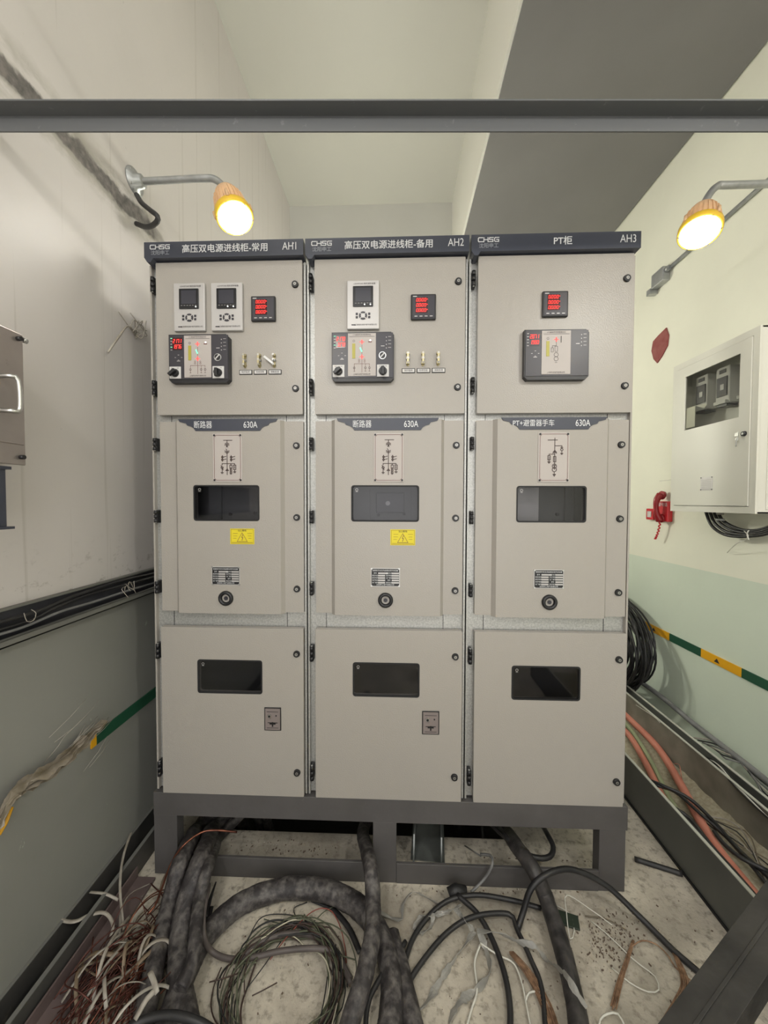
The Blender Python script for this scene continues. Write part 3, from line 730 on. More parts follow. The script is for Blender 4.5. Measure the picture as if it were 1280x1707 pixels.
    if n < 3:
        o_ = 0 if n == 1 else .008
        for k in range(3):
            lower(test_link(R, .402+o_+k*.060, 2.160, n == 1 and k == 2))
            m = MB(); xa = .378+o_+k*.060
            m.box((xa, -.003, 2.105), (xa+.053, 0, 2.124), BLACK, .001); m.box((xa+.003, -.0038, 2.108), (xa+.050, -.0028, 2.121), WHITE)
            m.text(('保护跳闸', '检修压板', '储能投退')[k], xa+.0265, 2.1145, -.0044, .0090, PRINT, sx=.95)
            put(m, 'link_tag')
    return R
cabs = [cabinet(-.975, 1), cabinet(-.325, 2), cabinet(.325, 3)]

# ------------------------------------------------------------------ steel base under the cabinets
m = MB(); X0, X1, DB = -.985, .985, 1.25
m.box((X0, .004, .258), (X1, .056, .357), FRAMEG); m.box((X0, DB-.05, .258), (X1, DB, .357), FRAMEG)
for xa in (X0, .0-.05, X1-.06): m.box((xa, .056, .258), (xa+.06, DB-.05, .357), FRAMEG)
R = empty('base_frame', (0, 0, 0), 'low dark grey steel base frame carrying the three cabinets', 'frame')
m.build('top_frame', R, .002)
for xa, xb in ((X0, X0+.10), (-.051, .047), (.874, X1-.006)):
    for ya in (.006, DB-.11): MB().box((xa, ya, .0), (xb, ya+.05, .258), FRAMEG).build('leg', R, .002)
MB().box((X0+.10, .004, 0), (-.051, .016, .085), FRAMEG).build('bottom_rail', R, .002)
MB().box((.047, .004, 0), (.874, .016, .085), FRAMEG).build('bottom_rail', R, .002)

# ------------------------------------------------------------------ left wall: enclosures, tray, strap
STAIN = mat('brushed_stainless', (.42, .38, .36), .35, .8, vary=(.34, .31, .29), vscale=6, dirt=((.16, .12, .11), 10, .60, .75))
R = empty('steel_enclosure', (XL, -.80, 1.69), 'brushed steel enclosure with bar handle on the left wall', 'electrical box')
def att(m, name, parent, bevel=0.0):
    o = m.build(name, parent, bevel); o.location = -parent.location; return o
att(MB().box((XL, -1.1, 1.695), (-1.005, -.497, 2.048), STAIN), 'box', R, .004)
m = MB(); m.box((-1.005, -1.105, 1.690), (-.995, -.490, 2.052), STAIN); m.box((-1.0, -1.1, 1.745), (-.992, -.495, 1.750), STAIN)
att(m, 'door', R, .003)
m = MB()
for yy, zz in ((-.505, 1.712), (-.505, 2.035)): m.cyl((-.996, yy, zz), (1, 0, 0), .006, .012, BLACK, 12)
m.cyl((-1.0, -.488, 2.040), (0, 1, 0), .007, .012, CHROME, 12)
att(m, 'bolts', R)
m = MB(); m.tube(spline([(-.995, -.560, 1.915), (-.965, -.555, 1.917), (-.957, -.542, 1.910), (-.957, -.540, 1.835), (-.965, -.555, 1.827), (-.995, -.560, 1.828)], .006), .0058, CHROME, 10)
att(m, 'handle', R)
m = MB(); m.box((XL, -1.1, 1.520), (-1.01, -.530, 1.680), NAVY, .003); m.box((XL, -1.1, 1.515), (-1.0, -.520, 1.522), NAVY); m.box((XL, -1.1, 1.676), (-1.0, -.525, 1.684), NAVY)
tag(m.build('cable_box'), 'dark navy box fixed below the brushed steel enclosure', 'box')

TRAYP = mat('dark_tray_paint', (.035, .037, .045), .45, vary=(.05, .05, .058), vscale=8)
TRAYE = mat('tray_lip', (.16, .16, .145), .5)
m = MB(); ya, yb = -2.2, 1.6
m.box((XL, ya, 1.166), (XL+.004, yb, 1.262), TRAYP); m.box((XL, ya, 1.262), (XL+.020, yb, 1.268), TRAYE); m.box((XL, ya, 1.164), (XL+.055, yb, 1.168), TRAYP)
m.box((XL+.051, ya, 1.164), (XL+.055, yb, 1.186), TRAYE); m.box((XL+.040, ya, 1.184), (XL+.055, yb, 1.187), TRAYE)
tag(m.build('cable_tray'), 'dark open cable tray running along the left wall', 'tray')
def wallx(pts, off=.0): return [onx(XL+o_, px, py) for px, py, o_ in pts]
CBLK = mat('black_cable', (.014, .014, .016), .42, bump=.3, bscale=90, vary=(.028, .027, .027), vscale=10)
CGRY = mat('grey_cable', (.20, .20, .20), .5, vary=(.14, .14, .14), vscale=12)
TL = [('black', [(-30, 1045, .03), (60, 1020, .035), (120, 995, .03), (180, 975, .04), (215, 965, .035), (262, 955, .03)], .006, CBLK, 'topmost black cable lying in the left wall tray'),
      ('grey', [(-30, 1066, .04), (40, 1045, .04), (100, 1020, .05), (160, 1002, .045), (212, 985, .05), (262, 970, .03)], .0045, CGRY, 'grey cable lying in front in the left wall tray'),
      ('black', [(-30, 1058, .03), (50, 1034, .03), (90, 1014, .04), (150, 990, .03), (210, 975, .05), (262, 960, .03)], .0055, CBLK, 'sagging black cable in the middle of left wall tray')]
for _, p, r, mt, lb in TL:
    tag(MB().tube(spline(wallx(p), .02), r, mt, 8).build('cable'), lb, 'cable')
PALE = mat('pale_plastic_strip', (.42, .39, .34), .4, vary=(.26, .23, .19), vscale=20)
m = MB(); m.tube(spline(wallx([(40, 1022, .06), (45, 1036, .06), (56, 1034, .07), (60, 1022, .06), (52, 1016, .05)]), .01), .0012, PALE, 5)
tag(m.build('thin_wire'), 'thin pale wire loop curled on the left wall tray', 'wire')
m = MB()
for k in range(7):
    b0 = onx(XL+.05, 212+random.uniform(-3, 3), 978+random.uniform(-2, 3)); m.tube(spline([b0, b0+Vector((random.uniform(0, .02), random.uniform(-.03, .04), random.uniform(-.03, .03))), b0+Vector((random.uniform(0, .03), random.uniform(-.03, .06), random.uniform(-.06, .03)))], .01), .0014, PALE, 5)
tag(m.build('cable_tie'), 'small tuft of pale ties binding the tray cables at left', 'tie')
m = MB(); b0 = Vector((XL+.002, .16, 2.345))
for k in range(9):
    m.tube(spline([b0+Vector((0, 0, random.uniform(-.02, .02))), b0+Vector((random.uniform(.01, .05), random.uniform(-.07, .03), random.uniform(-.02, .06))), b0+Vector((random.uniform(.01, .06), random.uniform(-.13, .03), random.uniform(-.09, .08)))], .01), .0022, PALE, 5)
m.tube(spline([b0, b0+Vector((.04, -.10, -.01)), b0+Vector((.05, -.17, -.09)), b0+Vector((.03, -.2, -.16))], .01), .004, PALE, 6)
tag(m.build('wire_tuft'), 'tuft of pale loose wire ends poking from the left wall beside the cabinet', 'wires')

GREEN = mat('green_strap', (.015, .085, .045), .5); YEL = mat('yellow_strap', (.80, .40, .01), .45)
R = empty('grounding_strap', (XL, -.1, .65), 'dark green grounding strap on the left wall, its end wrapped in film', 'strap')
att(MB().box((XL, -.10, .627), (XL+.006, 1.8, .676), GREEN), 'green_band', R)
att(MB().box((XL, -.125, .627), (XL+.006, -.10, .676), YEL), 'yellow_band', R)
FILM = mat('dirty_film', (.17, .14, .09), .35, vary=(.32, .28, .23), vscale=18)
def ribbon(m, pts, wd, mt, turns=0.0, crinkle=.0, normal=Vector((1, 0, 0)), thick=.0015):
    """thin strip: a flat tube along pts"""
    P = spline(pts, .012); t0 = len(P)
    m.tube(P, lambda t: wd/2*(1+crinkle*math.sin(37*t)+crinkle*.6*math.sin(91*t+1)), mt, 6, smooth=False, flat=max(.04, thick/wd), twist=turns*2*math.pi)
m = MB()
p = [(172, 1205, .024), (140, 1232, .028), (110, 1262, .03), (80, 1290, .035), (50, 1306, .03), (25, 1322, .035), (5, 1352, .03), (-25, 1410, .03)]
for k in range(6):
    q = [onx(XL+o_+random.uniform(0, .012), px+random.uniform(-4, 4), py+random.uniform(-7, 7)) for px, py, o_ in p[k % 2:]]
    ribbon(m, q, .030, FILM, random.uniform(-.6, .6), .35)
att(m, 'torn_film', R)
m = MB()
m.tube([onx(XL+.02, -8, 1392), onx(XL+.02, 4, 1372), onx(XL+.02, 14, 1345)], .018, YEL, 6, flat=.2); att(m, 'loose_yellow_end', R)
m = MB()
for k in range(14):
    a = onx(XL+.02, random.uniform(60, 150), random.uniform(1225, 1290)); b = a + Vector((random.uniform(0, .03), random.uniform(.05, .15), random.uniform(.02, .07)))
    m.tube([a, (a+b)/2+Vector((.01, 0, .005)), b], .0009, PALE, 4)
att(m, 'frayed_threads', R)

for c_ in R.children:
    for v in c_.data.vertices: v.co.x = max(v.co.x, XL+.0012)
# low trough along the foot of the left wall
TR = mat('trough_paint', (.055, .055, .052), .5, vary=(.085, .08, .075), vscale=9, dirt=((.20, .17, .15), 14, .62, .75))
TRE = mat('trough_edge', (.16, .16, .15), .45)
m = MB(); ya, yb = -2.2, 2.4
m.box((XL+.001, ya, 0), (XL+.092, yb, .004), TR); m.box((XL+.001, ya, 0), (XL+.006, yb, .098), TR); m.box((XL+.001, ya, .098), (XL+.012, yb, .101), TRE)
m.box((XL+.086, ya, 0), (XL+.092, yb, .098), TR); m.box((XL+.078, ya, .098), (XL+.092, yb, .101), TRE)
tag(m.build('cable_trough'), 'dark steel cable trough at the foot of the left wall', 'trough')
m = MB(); BR = mat('brown_channel', (.115, .085, .082), .5, vary=(.16, .12, .115), vscale=10, dirt=((.33, .29, .27), 26, .66, .72))
m.box((XL+.100, ya, 0), (XL+.180, -.02, .012), BR); m.box((XL+.100, ya, .012), (XL+.106, -.02, .055), BR)
tag(m.build('steel_angle'), 'brown steel angle lying on the floor beside the left trough', 'steel angle')

# ------------------------------------------------------------------ right wall: meter box, phone, strap
BOXP = mat('cream_box_paint', (.74, .73, .65), .4, vary=(.72, .71, .63), vscale=4)
xf, ya, yb, za, zb = 1.77, .353, .905, 1.538, 2.438
R = empty('meter_box', (XR, .63, za), 'cream metal meter box with glazed door on the right wall', 'meter box')
m = MB()
m.box((xf+.012, ya, za), (XR, yb, za+.010), BOXP); m.box((xf+.012, ya, zb-.010), (XR, yb, zb), BOXP); m.box((xf+.012, ya, za), (XR, ya+.006, zb), BOXP); m.box((xf+.012, yb-.006, za), (XR, yb, zb), BOXP)
m.box((XR-.008, ya, za), (XR-.002, yb, zb), BOXP)
TX = lambda x, y, z: Vector((y, x, z))
m.prism([(ya, za), (yb, za), (yb, zb), (ya, zb)], xf+.002, xf+.014, BOXP, [[(.385, 1.572), (.876, 1.572), (.876, 2.404), (.385, 2.404)]], T=TX)
m.box((xf+.04, .40, 2.02), (XR-.02, .44, 2.40), BOXP)
m.box((xf+.11, ya+.01, za+.01), (xf+.114, yb-.01, zb-.01), mat('white_backing', (.66, .66, .60), .5))
m.box((xf+.050, ya-.004, za+.02), (XR-.03, ya, zb-.03), BOXP, .002); m.cyl((XR-.06, ya-.004, za+.05), (0, -1, 0), .007, .006, CHROME, 12)
att(m, 'case', R, .0015)
m = MB(); wy0, wy1, wz0, wz1 = .447, .802, 2.024, 2.342
m.prism([(.388, 1.575), (.873, 1.575), (.873, 2.401), (.388, 2.401)], xf-.003, xf+.010, BOXP, [[(wy0, wz0), (wy1, wz0), (wy1, wz1), (wy0, wz1)]], T=TX)
d = att(m, 'door', R, .0012)
CLEAR = bpy.data.materials.new('clear_pane'); CLEAR.use_nodes = True
_N, _L = CLEAR.node_tree.nodes, CLEAR.node_tree.links; _N.remove(_N['Principled BSDF'])
_t = _N.new('ShaderNodeBsdfTransparent'); _t.inputs[0].default_value = (.88, .88, .86, 1); _g = _N.new('ShaderNodeBsdfGlossy'); _g.inputs['Roughness'].default_value = .05
_f = _N.new('ShaderNodeFresnel'); _f.inputs[0].default_value = 1.12; _x = _N.new('ShaderNodeMixShader')
_L.new(_f.outputs[0], _x.inputs[0]); _L.new(_t.outputs[0], _x.inputs[1]); _L.new(_g.outputs[0], _x.inputs[2]); _L.new(_x.outputs[0], _N['Material Output'].inputs[0])
MB().prism([(wy0, wz0), (wy1, wz0), (wy1, wz1), (wy0, wz1)], xf+.002, xf+.004, CLEAR, T=TX).build('window_pane', d)
m = MB(); m.cyl((xf-.003, .413, 1.934), (-1, 0, 0), .013, .010, BLACK, 20, .011); m.cyl((xf-.012, .413, 1.934), (-1, 0, 0), .006, .003, CHROME, 12); m.build('lock', d)
m = MB(); m.box((xf-.022, .425, 1.926), (xf-.019, .445, 1.944), CHROME); m.tube(spline([(xf-.018, .430, 1.930), (xf-.02, .437, 1.905), (xf-.016, .443, 1.875)], .005), .0025, CHROME, 6); m.cyl((xf-.018, .436, 1.912), (-1, 0, 0), .009, .002, CHROME, 12)
lab(m.build('key', d), 'small metal keys hanging in the lock')
m = MB(); m.box((xf-.0045, .590, 1.66), (xf-.003, .670, 1.735), SILVER)
for k in range(6): m.box((xf-.0050, .598, 1.667+k*.010), (xf-.0044, .662, 1.6685+k*.010), mat('faint_print', (.32, .31, .28), .6))
for yy in (.594, .666):
    for zz in (1.664, 1.731): m.cyl((xf-.0045, yy, zz), (-1, 0, 0), .003, .002, BLACK, 8)
m.build('nameplate', d)
METB = mat('meter_body', (.52, .52, .50), .4)
for k, yy in enumerate((.70, .56, .42)):
    e = empty('electricity_meter', (xf+.11, yy, 2.12), ('grey electricity meter farthest inside the cream meter box', 'grey electricity meter second from the left inside the cream meter box', 'grey electricity meter nearest inside the cream meter box')[k], 'electricity meter', 'meters behind the glazed door')
    m = MB(); m.box((xf+.045, yy, 2.13), (xf+.11, yy+.085, 2.33), METB, .004); att(m, 'case', e)
    m = MB(); m.box((xf+.040, yy+.010, 2.17), (xf+.045, yy+.075, 2.275), DKGREY, .002); m.box((xf+.0385, yy+.028, 2.205), (xf+.0405, yy+.050, 2.235), WHITE); att(m, 'screen', e)
    m = MB(); m.box((xf+.042, yy+.022, 2.295), (xf+.0455, yy+.062, 2.315), DKGREY); m.box((xf+.030, yy+.005, 2.128), (xf+.05, yy+.080, 2.145), METB); m.box((xf+.042, yy+.01, 2.115), (xf+.10, yy+.075, 2.128), BLACK); att(m, 'terminal_cover', e)
m = MB(); m.box((xf+.006, .735, 2.035), (xf+.008, .800, 2.155), mat('paper', (.80, .80, .70), .7)); m.face([(xf+.007, .735, 2.155), (xf+.02, .670, 2.150), (xf+.007, .670, 2.125)], mat('paper', (.8, .8, .7), .7))
tag(m.build('paper_note'), 'cream folded paper note behind the meter box pane', 'paper')
# coiled cables beneath the box
for k, lb in enumerate(('innermost black cable of the sagging bundle below the meter box', 'middle black cable of the sagging bundle below the meter box', 'outer black cable of the sagging bundle below the meter box', 'lowest black cable of the sagging bundle below the meter box')):
    o_ = k*6
    p = [onx(1.93-k*.008, 1195-o_*1.1, 850), onx(1.92-k*.008, 1205-o_, 868+o_*.5), onx(1.91, 1232-o_, 882+o_*.6), onx(1.91, 1262, 884+o_*.5), onx(1.91, 1300, 872+o_*.6)]
    tag(MB().tube(spline(p, .02), .0085, CBLK, 10).build('cable'), lb, 'cable')
WWIRE = mat('white_wire', (.70, .69, .62), .45)
m = MB(); m.tube(spline([onx(1.88, 1240, 885), onx(1.88, 1247, 893), onx(1.885, 1243, 899), onx(1.89, 1228, 906), onx(1.95, 1212, 921)], .01), .0022, WWIRE, 6); m.tube(spline([onx(1.88, 1248, 884), onx(1.88, 1245, 890), onx(1.88, 1248, 900)], .01), .003, WWIRE, 6)
tag(m.build('cable_tie'), 'white tie around the cable bundle below the meter box', 'tie')
m = MB(); m.cyl(onx(1.90, 1200, 858), (0, 0, 1), .018, .05, CHROME, 12); m.cyl(onx(1.90, 1200, 868), (0, 0, 1), .024, .012, PIPE, 6)
tag(m.build('cable_gland'), 'metal cable gland under the meter box', 'gland')
# red telephone
RED = mat('red_plastic', (.30, .012, .018), .35); RED2 = mat('bright_red_plastic', (.55, .02, .03), .35)
R = empty('fire_telephone', (XR, 1.2, 1.5), 'red emergency telephone on the right wall beside the meter box', 'telephone')
m = MB(); m.box((XR-.035, 1.16, 1.455), (XR, 1.29, 1.60), RED2, .006); m.text('火警电话', 0, 0, 0, .03, LETTER, T=lambda X, Z: Vector((XR-.0365, 1.225-X, 1.575+Z)))
att(m, 'cradle', R)
m = MB(); m.tube(spline([(XR-.05, 1.215, 1.645), (XR-.075, 1.215, 1.61), (XR-.080, 1.215, 1.56), (XR-.070, 1.215, 1.50), (XR-.05, 1.215, 1.465)], .01), lambda t: .026 - .010*math.sin(math.pi*t), RED, 12)
m.tube([(XR-.05, 1.215, 1.645), (XR-.03, 1.215, 1.64)], .03, RED, 14); m.tube([(XR-.05, 1.215, 1.475), (XR-.03, 1.215, 1.48)], .03, RED, 14)
att(m, 'handset', R)
m = MB(); c0 = Vector((XR-.05, 1.215, 1.46)); pts = []
for i in range(160):
    t = i/159; an = t*2*math.pi*16; a = math.pi*t
    cc = c0 + Vector((0, .022-.022*math.cos(2*a), -.135*math.sin(a)))
    pts.append(cc + Vector((math.cos(an)*.006, math.sin(an)*.006, 0)))
m.tube(pts, .0028, RED2, 5); att(m, 'coiled_cord', R)
R = empty('call_point', (XR, 1.36, 1.5), 'small red square call point left of the red telephone', 'call point')
m = MB(); m.box((XR-.03, 1.315, 1.462), (XR, 1.395, 1.545), RED2, .004); att(m, 'housing', R)
m = MB(); m.box((XR-.033, 1.335, 1.48), (XR-.029, 1.378, 1.525), WHITE, .001); m.line([(0, 0), (0, 0)], .001, 0, PRINT)
att(m, 'press_plate', R)
m = MB(); TXR = lambda x, y, z: Vector((y, x, z))
P = [(1.395, 2.835), (1.34, 2.855), (1.26, 2.875), (1.235, 2.81), (1.245, 2.74), (1.30, 2.685), (1.345, 2.655), (1.385, 2.70), (1.41, 2.77)]
P = [(y, z-.03) for y, z in P]
m.prism(P, XR-.008, XR-.001, mat('dark_red_patch', (.22, .035, .035), .6, vary=(.30, .09, .08), vscale=14), T=TXR)
tag(m.build('alarm_base'), 'small dark red irregular patch high on the right wall', 'patch')
# small nails/scratch on the wall
m = MB(); m.tube([onx(1.93, 1099, 802), onx(1.93, 1118, 800)], .002, WWIRE, 5)
tag(m.build('thin_wire'), 'short white wire sticking out left of the meter box', 'wire')

# right strap, yellow and green
R = empty('grounding_strap', (XR, 0, .64), 'green and orange grounding strap on the right wall', 'strap')
def band(px0, px1, mt, nm):
    def at_(px):
        py = 1037 + (px-1060)*(1137-1037)/220.; return onx(XR, px, py)
    a, b = at_(px0), at_(px1); m = MB(); h = .026
    m.box((XR-.007, min(a.y, b.y), .642-h), (XR-.001, max(a.y, b.y), .642+h), mt)
    return m, a, b
segs = [(1040, 1074, CBLK, 'dark_band'), (1074, 1117, YEL, 'orange_band'), (1117, 1170, GREEN, 'green_band'), (1170, 1238, YEL, 'orange_band')]
for a, b, mt, nm in segs:
    m, A, B = band(a, b, mt, nm)
    if mt is YEL:
        yy = (A.y+B.y)/2+.02
        m.face([(XR-.0085, yy-.02, .63), (XR-.0085, yy+.02, .63), (XR-.0085, yy, .655)], PRINT)
    att(m, nm, R)
MB_ = MB().box((XR-.007, -1.6, .616), (XR-.001, onx(XR, 1238, 1118).y, .668), GREEN); att(MB_, 'green_band', R)

# big coil of black cable hung at the right wall
m = MB(); c0 = Vector((1.80, 1.75, .44))
for k in range(30):
    pts = []; rx = random.uniform(.50, .66); rz = random.uniform(.30, .42); cx = c0.x + (k/30-.5)*.16; oy = random.uniform(-.04, .04); dz = random.uniform(-.03, .03); q = random.uniform(-.12, .12)
    for i in range(49):
        a = 2*math.pi*i/48; pts.append(Vector((cx + .03*math.sin(2*a+k) + q*.1*math.cos(a), c0.y + oy + rx*math.cos(a), max(.11, c0.z + dz + rz*math.sin(a) - .05*math.cos(a)))))
    m.tube(pts, .0068, CBLK, 6)
tag(m.build('cable_coil'), 'large coil of black cable standing against the right wall behind cabinets', 'cable coil')
m = MB(); m.tube(spline([onx(1.88, 1038, 1116), onx(1.90, 1100, 1160), onx(1.905, 1158, 1208), onx(1.90, 1215, 1252), onx(1.89, 1290, 1312), Vector((1.89, -.4, .14)), Vector((1.89, -1.4, .12))], .03), .016, CGRY, 12)
tag(m.build('cable'), 'thick grey cable running along the foot of right wall', 'cable')

# ------------------------------------------------------------------ right trunking with its cables
TRK = mat('grey_trunk_paint', (.115, .118, .105), .45, vary=(.095, .098, .09), vscale=5)
TRC = mat('dusty_trunk_inside', (.26, .24, .195), .7, vary=(.17, .155, .125), vscale=7, bump=.6, bscale=30)
TRL = mat('pale_trunk_rim', (.50, .50, .44), .4)  # paler colour for the trunking rims
SAND = mat('sand_debris', (.42, .38, .28), .9, bump=1.0, bscale=160, vary=(.30, .27, .19), vscale=60)
R = empty('cable_trunking', (1.5, .5, 0), 'open grey floor trunking along the right wall full of cables', 'cable trunking')
ya, yb = -1.9, 2.4
m = MB(); m.box((1.279, ya, 0), (1.285, yb, .228), TRK); m.box((1.279, ya, .228), (1.292, yb, .232), TRL); m.box((1.272, ya, 0), (1.279, yb, .010), GASKET); att(m, 'near_side', R)
m = MB(); m.box((1.700, ya, 0), (1.706, yb, .218), TRC); m.box((1.694, ya, .218), (1.708, yb, .222), TRL); att(m, 'far_side', R)
m = MB(); m.box((1.765, ya, 0), (1.771, yb, .216), TRK); m.box((1.763, ya, .216), (1.777, yb, .220), TRL); m.box((1.706, ya, .10), (1.765, yb, .104), TRK); att(m, 'outer_side', R)
m = MB()
nx, ny = 14, 120; g = {}
for i in range(nx+1):
    for j in range(ny+1):
        g[i, j] = m.bm.verts.new((1.285+i*(.415/nx), ya+j*(yb-ya)/ny, .012+random.uniform(0, .016)+(.018 if i in (0, nx) else 0)))
for i in range(nx):
    for j in range(ny):
        f = m.bm.faces.new((g[i, j], g[i+1, j], g[i+1, j+1], g[i, j+1])); f.smooth = True; f.material_index = m.mi(SAND)
o = att(m, 'sand_layer', R); o['kind'] = 'stuff'
ORG = mat('orange_cable', (.62, .24, .17), .5, vary=(.55, .20, .14), vscale=8); GRN = mat('pale_green_cable', (.30, .34, .20), .5)
def run_on(P, pts, k=.35):
    """cables that leave the picture go on along the floor"""
    def more(end, prev):
        d = end-prev; h = Vector((max(-.6, min(.6, d.x/max(abs(d.y), 1e-3)))*k, -1, 0)); q = [end + h*t for t in (.25, .5, .8)]
        for v in q: v.x = max(XL+.22, min(XR-.04, v.x))
        return q
    out = lambda p: not isinstance(p[0], str) and (p[0] >= 1285 or p[1] >= 1735)
    if out(pts[-1]): P = P + more(P[-1], P[-2])
    if out(pts[0]): P = more(P[0], P[1])[::-1] + P
    return P
def zc(pts, r, mt, label, name='cable', n=10, cat='cable', group=None, wob=0.0, step=.02):
    P = run_on([onz(z, px, py) for px, py, z in pts], pts, 0)
    return tag(MB().tube(spline(P, step), r, mt, n, wob=wob).build(name), label, cat, group)
zc([(1000, 1150, .06), (1048, 1197, .06), (1095, 1245, .06), (1130, 1300, .06), (1165, 1365, .06), (1200, 1420, .055), (1262, 1497, .055), (1340, 1600, .055)], .021, ORG, 'orange cable nearest the far side of right trunking')
zc([(1000, 1185, .05), (1045, 1222, .05), (1075, 1270, .05), (1105, 1330, .05), (1140, 1385, .05), (1190, 1440, .045), (1250, 1510, .045), (1330, 1610, .045)], .018, ORG, 'orange cable nearest the near side of right trunking')
zc([(1020, 1190, .045), (1050, 1215, .045), (1085, 1270, .045), (1115, 1330, .045), (1150, 1380, .045), (1200, 1450, .04), (1270, 1540, .04)], .014, GRN, 'pale green cable between two orange cables in trunking')
blk = [([(1075, 1298, .11), (1110, 1312, .12), (1150, 1332, .11), (1190, 1370, .08), (1235, 1420, .07), (1300, 1480, .07)], .0085, 'black cable crossing over the orange cables, upper of two'),
       ([(1090, 1308, .11), (1125, 1320, .11), (1160, 1350, .10), (1205, 1390, .07), (1250, 1440, .06), (1300, 1500, .06)], .0075, 'black cable crossing over the orange cables, lower of two'),
       ([(1120, 1345, .10), (1150, 1365, .08), (1185, 1410, .07), (1225, 1455, .07), (1290, 1530, .07)], .010, 'black cable along the near side of the right trunking'),
       ([(1130, 1352, .09), (1170, 1395, .08), (1215, 1445, .06), (1260, 1500, .06), (1300, 1560, .06)], .009, 'black cable just outside, against the trunking wall'),
       ([(1190, 1385, .09), (1205, 1405, .08), (1235, 1430, .08), (1280, 1452, .08)], .009, 'short black cable branching in the right trunking')]
for p, r, lb in blk: zc(p, r, CBLK, lb)
TWB = mat('brown_wire', (.16, .13, .09), .5)
for k in range(7):
    a = random.uniform(-1, 1)
    p = [(1150+k*5+random.uniform(-4, 4), 1345+k*3, .05), (1180+k*7, 1375+random.uniform(-8, 8), .06), (1215+k*6, 1400+random.uniform(-10, 10), .06), (1290, 1440+k*10, .05)]
    zc(p, .003, (TWB, CBLK, PALE)[k % 3], 'thin loose wire in the right trunking beside the black cables', 'thin_wire', 5, 'wire', 'thin loose wires in the right trunking')
# twisted pale strands behind the trunking at the wall
for k in range(6):
    s_ = k*4
    p = [(1155+s_*2, 1230+s_, .16), (1190+s_, 1235+s_*1.5, .20), (1215+s_, 1252+s_, .20), (1240+s_, 1275+s_*1.4, .20), (1290, 1312+s_*1.5, .18)]
    q = [onz(z, px, py) for px, py, z in p]; q += [q[-1]+Vector((0, -.4, 0)), q[-1]+Vector((0, -.9, 0))]
    for v in q: v.x = min(v.x, XR-.02)
    tag(MB().tube(spline(q, .02), .004, (PALE, CBLK, CGRY)[k % 3], 6).build('thin_wire'), 'loose strand hanging between the right trunking and the wall', 'wire', 'loose strands by the right wall')
for k in range(3):
    p = [(1178+k*3, 1262+k*2, .19), (1200, 1275+k*3, .215), (1222, 1300+k*4, .215), (1255, 1335+k*3, .21), (1290, 1372, .20)]
    zc(p, .004, (CBLK, WWIRE, CBLK)[k], ('upper', 'middle', 'lower')[k]+' strand of the twisted wires on the right trunking rim', 'thin_wire', 6, 'wire')
zc([(1060, 1175, .225), (1090, 1195, .225), (1100, 1205, .225)], .0015, WWIRE, 'thin white wire on the rim near coil of cable', 'thin_wire', 5, 'wire')
m = MB(); P = [onz(.08, 1124, 1273), onz(.13, 1132, 1275), onz(.12, 1135, 1290), onz(.06, 1137, 1300)]
m.tube(spline(P, .01), .0018, ORG, 5); tag(m.build('thin_wire'), 'short pink wire bent up beside the orange cables', 'wire')

# ------------------------------------------------------------------ floor cables
THICK = mat('dusty_thick_cable', (.035, .031, .033), .6, bump=1.0, bscale=38, vary=(.155, .142, .134), vscale=42, dirt=((.028, .024, .025), 17, .45, .60))
THICKB = mat('dark_thick_cable', (.018, .017, .018), .5, bump=1.0, bscale=45, vary=(.075, .068, .066), vscale=26)
def F(px, py, z): return onz(z, px, py)
def cable(pts, r, mt, label, name='thick_cable', n=16, wob=.03, cat='cable'):
    P = [F(*p) if not isinstance(p[0], str) else (ony(p[1], p[2], p[3]) if p[0] == 'y' else Vector(p[1:])) for p in pts]
    P = run_on(P, pts)
    return tag(MB().tube(spline(P, .008 if wob else .015), r, mt, 24 if wob else n, wob=wob).build(name), label, cat)
cable([('p', -.77, .50, -.40), ('p', -.80, .36, -.02), ('y', .20, 332, 1382), ('y', .05, 318, 1400), (300, 1440, .14), (284, 1500, .06), (268, 1560, .045), (252, 1640, .04), (232, 1740, .04), (215, 1840, .04)], .032, THICK, 'thick dusty cable leaving the base frame, leftmost of three')
cable([('p', -.68, .54, -.40), ('p', -.70, .38, -.02), ('y', .20, 358, 1382), ('y', .06, 348, 1402), (332, 1440, .15), (312, 1500, .09), (300, 1570, .05), (300, 1640, .045), (312, 1720, .04), (325, 1820, .04)], .036, THICK, 'thick dusty cable leaving the base frame, middle of left group')
cable([('p', -.62, .50, -.40), ('p', -.66, .34, .02), ('y', .17, 370, 1390), ('y', .04, 358, 1414), (345, 1450, .17), (334, 1495, .12), (328, 1540, .11), (322, 1600, .10), (300, 1650, .09)], .022, THICK, 'thinner dusty cable riding on the thick left cables')
cable([(262, 1760, .035), (285, 1690, .035), (310, 1622, .035), (345, 1558, .035), (400, 1508, .038), (470, 1482, .04), (540, 1484, .04), (595, 1510, .04), (632, 1556, .04), (650, 1615, .04), (652, 1690, .038), (640, 1780, .035)], .036, THICK, 'thick grey cable bent in a wide arch on the floor')
cable([('p', -.09, .50, -.40), ('p', -.09, .34, -.02), ('y', .19, 605, 1388), ('y', .04, 610, 1412), (618, 1450, .16), (622, 1500, .12), (620, 1560, .12), (606, 1630, .12), (585, 1700, .10), (565, 1780, .08)], .028, THICK, 'thick dusty cable emerging left of the middle frame post')
cable([(652, 1560, .02), (668, 1620, .025), (684, 1690, .025), (700, 1780, .025)], .030, THICK, 'grey cable stub right of the arched cable')
cable([('p', .40, .60, -.35), ('p', .41, .42, .02), ('y', .20, 838, 1382), ('y', .05, 862, 1412), (890, 1452, .14), (908, 1492, .07), (926, 1545, .05), (945, 1610, .045), (960, 1680, .04), (975, 1780, .04)], .029, THICKB, 'thick black cable under the rightmost cabinet running forward')
